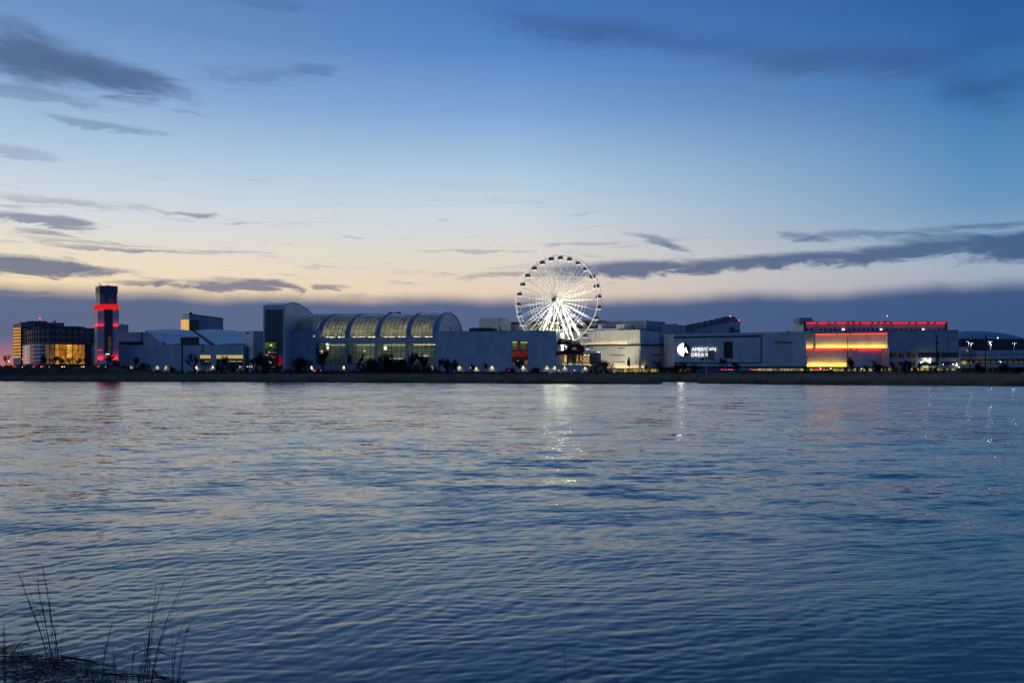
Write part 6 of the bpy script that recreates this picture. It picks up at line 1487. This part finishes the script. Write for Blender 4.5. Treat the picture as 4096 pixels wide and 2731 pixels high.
reed_clump('clump of three thick leaning reeds on the tip of dark litter', (560, 1100), [
    ([(510, 1090), (430, 880), (340, 650), (270, 450), (205, 270), (180, 225)], B1), ([(560, 1100), (490, 860), (440, 620), (400, 480), (385, 280)], B1 * .9), ([(620, 1110), (580, 900), (540, 720), (505, 520), (480, 340), (430, 110)], B1),
    ([(580, 960), (590, 800), (600, 700), (655, 590)], B2), ([(590, 920), (680, 850), (800, 770), (970, 725)], B2 * .8), ([(505, 1080), (400, 760), (340, 600), (285, 480), (250, 400)], B2), ([(540, 1090), (470, 650), (430, 420), (370, 250)], B2),
    ([(530, 1090), (440, 720), (350, 500), (300, 250)], B2), ([(600, 1100), (520, 700), (490, 500), (440, 300), (410, 180)], B2), ([(560, 1095), (520, 800), (500, 520), (470, 380)], B2)])
reed_clump('clump of tall reeds with one long stem leaning out over water', (1500, 1360), [
    ([(1480, 1388), (1540, 1000), (1580, 750), (1622, 395)], B1), ([(1530, 1388), (1560, 900), (1620, 620), (1680, 400), (1740, 340)], B1 * .85), ([(1560, 1388), (1640, 1050), (1720, 780), (1800, 570), (1925, 300)], B1 * 1.1),
    ([(1500, 1388), (1560, 950), (1570, 640), (1610, 430)], B2), ([(1570, 1380), (1650, 1060), (1760, 800), (1905, 615)], B2), ([(1560, 1300), (1590, 900), (1650, 760), (1730, 580)], B2), ([(1540, 1380), (1600, 820), (1660, 640), (1730, 560)], B2),
    ([(1570, 1388), (1660, 1040), (1750, 760), (1850, 520), (1990, 280)], B2), ([(1430, 1388), (1480, 1190), (1510, 1160)], B1), ([(1450, 1388), (1500, 1200), (1530, 980)], B1)])
reed_clump('sparse clump of fine reeds furthest out in the water', (1810, 1370), [
    ([(1800, 1388), (1830, 1000), (1895, 780)], B2 * 1.3), ([(1840, 1388), (1900, 1090), (1970, 780)], B1 * .8), ([(1850, 1388), (1930, 960), (2000, 740), (2080, 640)], B2), ([(1820, 1388), (1800, 1100), (1798, 850)], B2), ([(1870, 1260), (1990, 1130), (2140, 1020)], B2), ([(1800, 1388), (1790, 1000), (1770, 700)], B2 * .8), ([(1800, 1330), (1740, 1240), (1640, 1150)], B2)])
reed_clump('single forked reed between the two thick clumps', (1065, 1330), [([(1060, 1388), (1085, 1130), (1150, 800), (1195, 680)], B2 * 1.4), ([(1120, 920), (1170, 800), (1215, 735)], B2), ([(1205, 1230), (1208, 1090)], B1), ([(1030, 1290), (1020, 1260)], B2)])
reed_clump('bent broken reed making an angle beside tall clump', (1375, 1310), [([(1372, 1310), (1385, 1100), (1400, 992)], B2 * 1.5), ([(1400, 992), (1560, 1040), (1750, 1112)], B2 * 1.5), ([(1400, 990), (1600, 1020), (1800, 1060)], B2)])
reed_clump('short reeds at the very edge over the thickest litter', (45, 1180), [([(40, 1190), (40, 950), (35, 800)], B1 * .8), ([(50, 1180), (70, 960), (85, 890)], B2), ([(20, 970), (150, 968), (265, 985)], B1), ([(120, 1010), (200, 970), (245, 950)], B1), ([(40, 1180), (45, 900), (20, 770)], B2)])
def cpm(x, y): return (2000 + x * .21259, 2450 + y * .21259)
t = thing('lone_reed', 'lone curved reed with a snapped stalk far out from the clumps', 'reed', tuple(W(*cpm(1222, 1380), 12.65)), 'thin reeds standing at the near shore')
part('stem', MB().tube([W(*cpm(*p), 12.65) for p in ((1225, 1480), (1228, 1300), (1234, 1000), (1215, 800), (1182, 640), (1130, 530))], [.0035, .0035, .0033, .003, .002, .001], 5), reedn, t)
part('snapped_stalk', MB().tube([W(*cpm(*p), 12.55) for p in ((1158, 1480), (1160, 1215), (1290, 1330), (1400, 1420))], .005, 5), reedn, t)
# floating mat of reed litter
mb = MB(); r = random.Random(3); cnt = 0
edge_ = [(-400, 1020), (0, 1035), (250, 1080), (620, 1118), (900, 1165), (1280, 1255), (1700, 1325), (1950, 1385), (2050, 1450)]
ex = [a for a, _ in edge_]; ey = [b for _, b in edge_]
while cnt < 850:
    cx0 = r.uniform(-500, 1950); top_ = float(np.interp(cx0, ex, ey)); cy0 = top_ + abs(r.gauss(0, 1)) * 190 + r.uniform(-4, 8)
    if cy0 > 1620: continue
    dens = 1.0 if cx0 < 700 else .75 if cx0 < 1100 else .45
    patchy = math.sin(cx0 * .021 + cy0 * .05) * math.sin(cy0 * .083 - cx0 * .011)
    if r.random() > dens or (patchy > .12 and r.random() < .93): continue
    px, py = cp(cx0, cy0); Y = HC * F / (py - HY); p = W(px, py, Y); a = r.gauss(.05, .35); L = r.uniform(.03, .24) * (.7 if cx0 > 900 else 1); w = r.uniform(.002, .006)
    d = Vector((math.cos(a), math.sin(a), r.gauss(0, .05))); z = r.uniform(.004, .03) if cx0 < 800 else r.uniform(.002, .03)
    n = len(mb.v); q = Vector((-d.y, d.x, 0)) * w; m = Vector((p.x, p.y, z)); up_v = Vector((0, 0, w * .8))
    mb.v += [tuple(m - d * L - q), tuple(m + d * L - q), tuple(m + d * L + q), tuple(m - d * L + q), tuple(m - d * L + up_v), tuple(m + d * L + up_v)]
    mb.f += [(n, n + 1, n + 5, n + 4), (n + 3, n + 4, n + 5, n + 2), (n, n + 3, n + 2, n + 1)]; cnt += 1
for i in range(170):      # short broken stalks sticking up through it
    cx0 = r.uniform(-400, 1500); top_ = float(np.interp(cx0, ex, ey)); px, py = cp(cx0, min(1560, top_ + abs(r.gauss(0, 1)) * 120)); p = W(px, py, HC * F / (py - HY))
    h = r.uniform(.04, .30) * (1 if cx0 < 800 else .6); lean = Vector((r.gauss(0, .6), r.gauss(0, .3), 1)).normalized() * h
    mb.tube([p + Vector((0, 0, -.03)), p + lean * .6, p + lean + Vector((r.gauss(0, .05), 0, -.02))], [.004, .003, .002], 4, False)
structure('reed_litter', mb, litter, kind='stuff')
# a few long stalks lying out from the litter
for i, (pts, lab) in enumerate([([(640, 1110), (900, 1150), (1220, 1215)], 'long stalk floating from tip of the litter'), ([(1050, 1290), (1400, 1305), (1700, 1325), (1960, 1368)], 'longest floating stalk passing under tall reed clump'), ([(1590, 1250), (1700, 1330), (1800, 1375)], 'short stalk afloat under the leaning reed stem')]):
    P_ = [W(*cp(*p), HC * F / (cp(*p)[1] - HY)) + Vector((0, 0, .012)) for p in pts]
    single('floating_stalk', MB().tube(P_, [.011, .010, .007, .006][:len(P_)], 6), litter, lab, 'stalk', 'loose stalks afloat at the near shore')
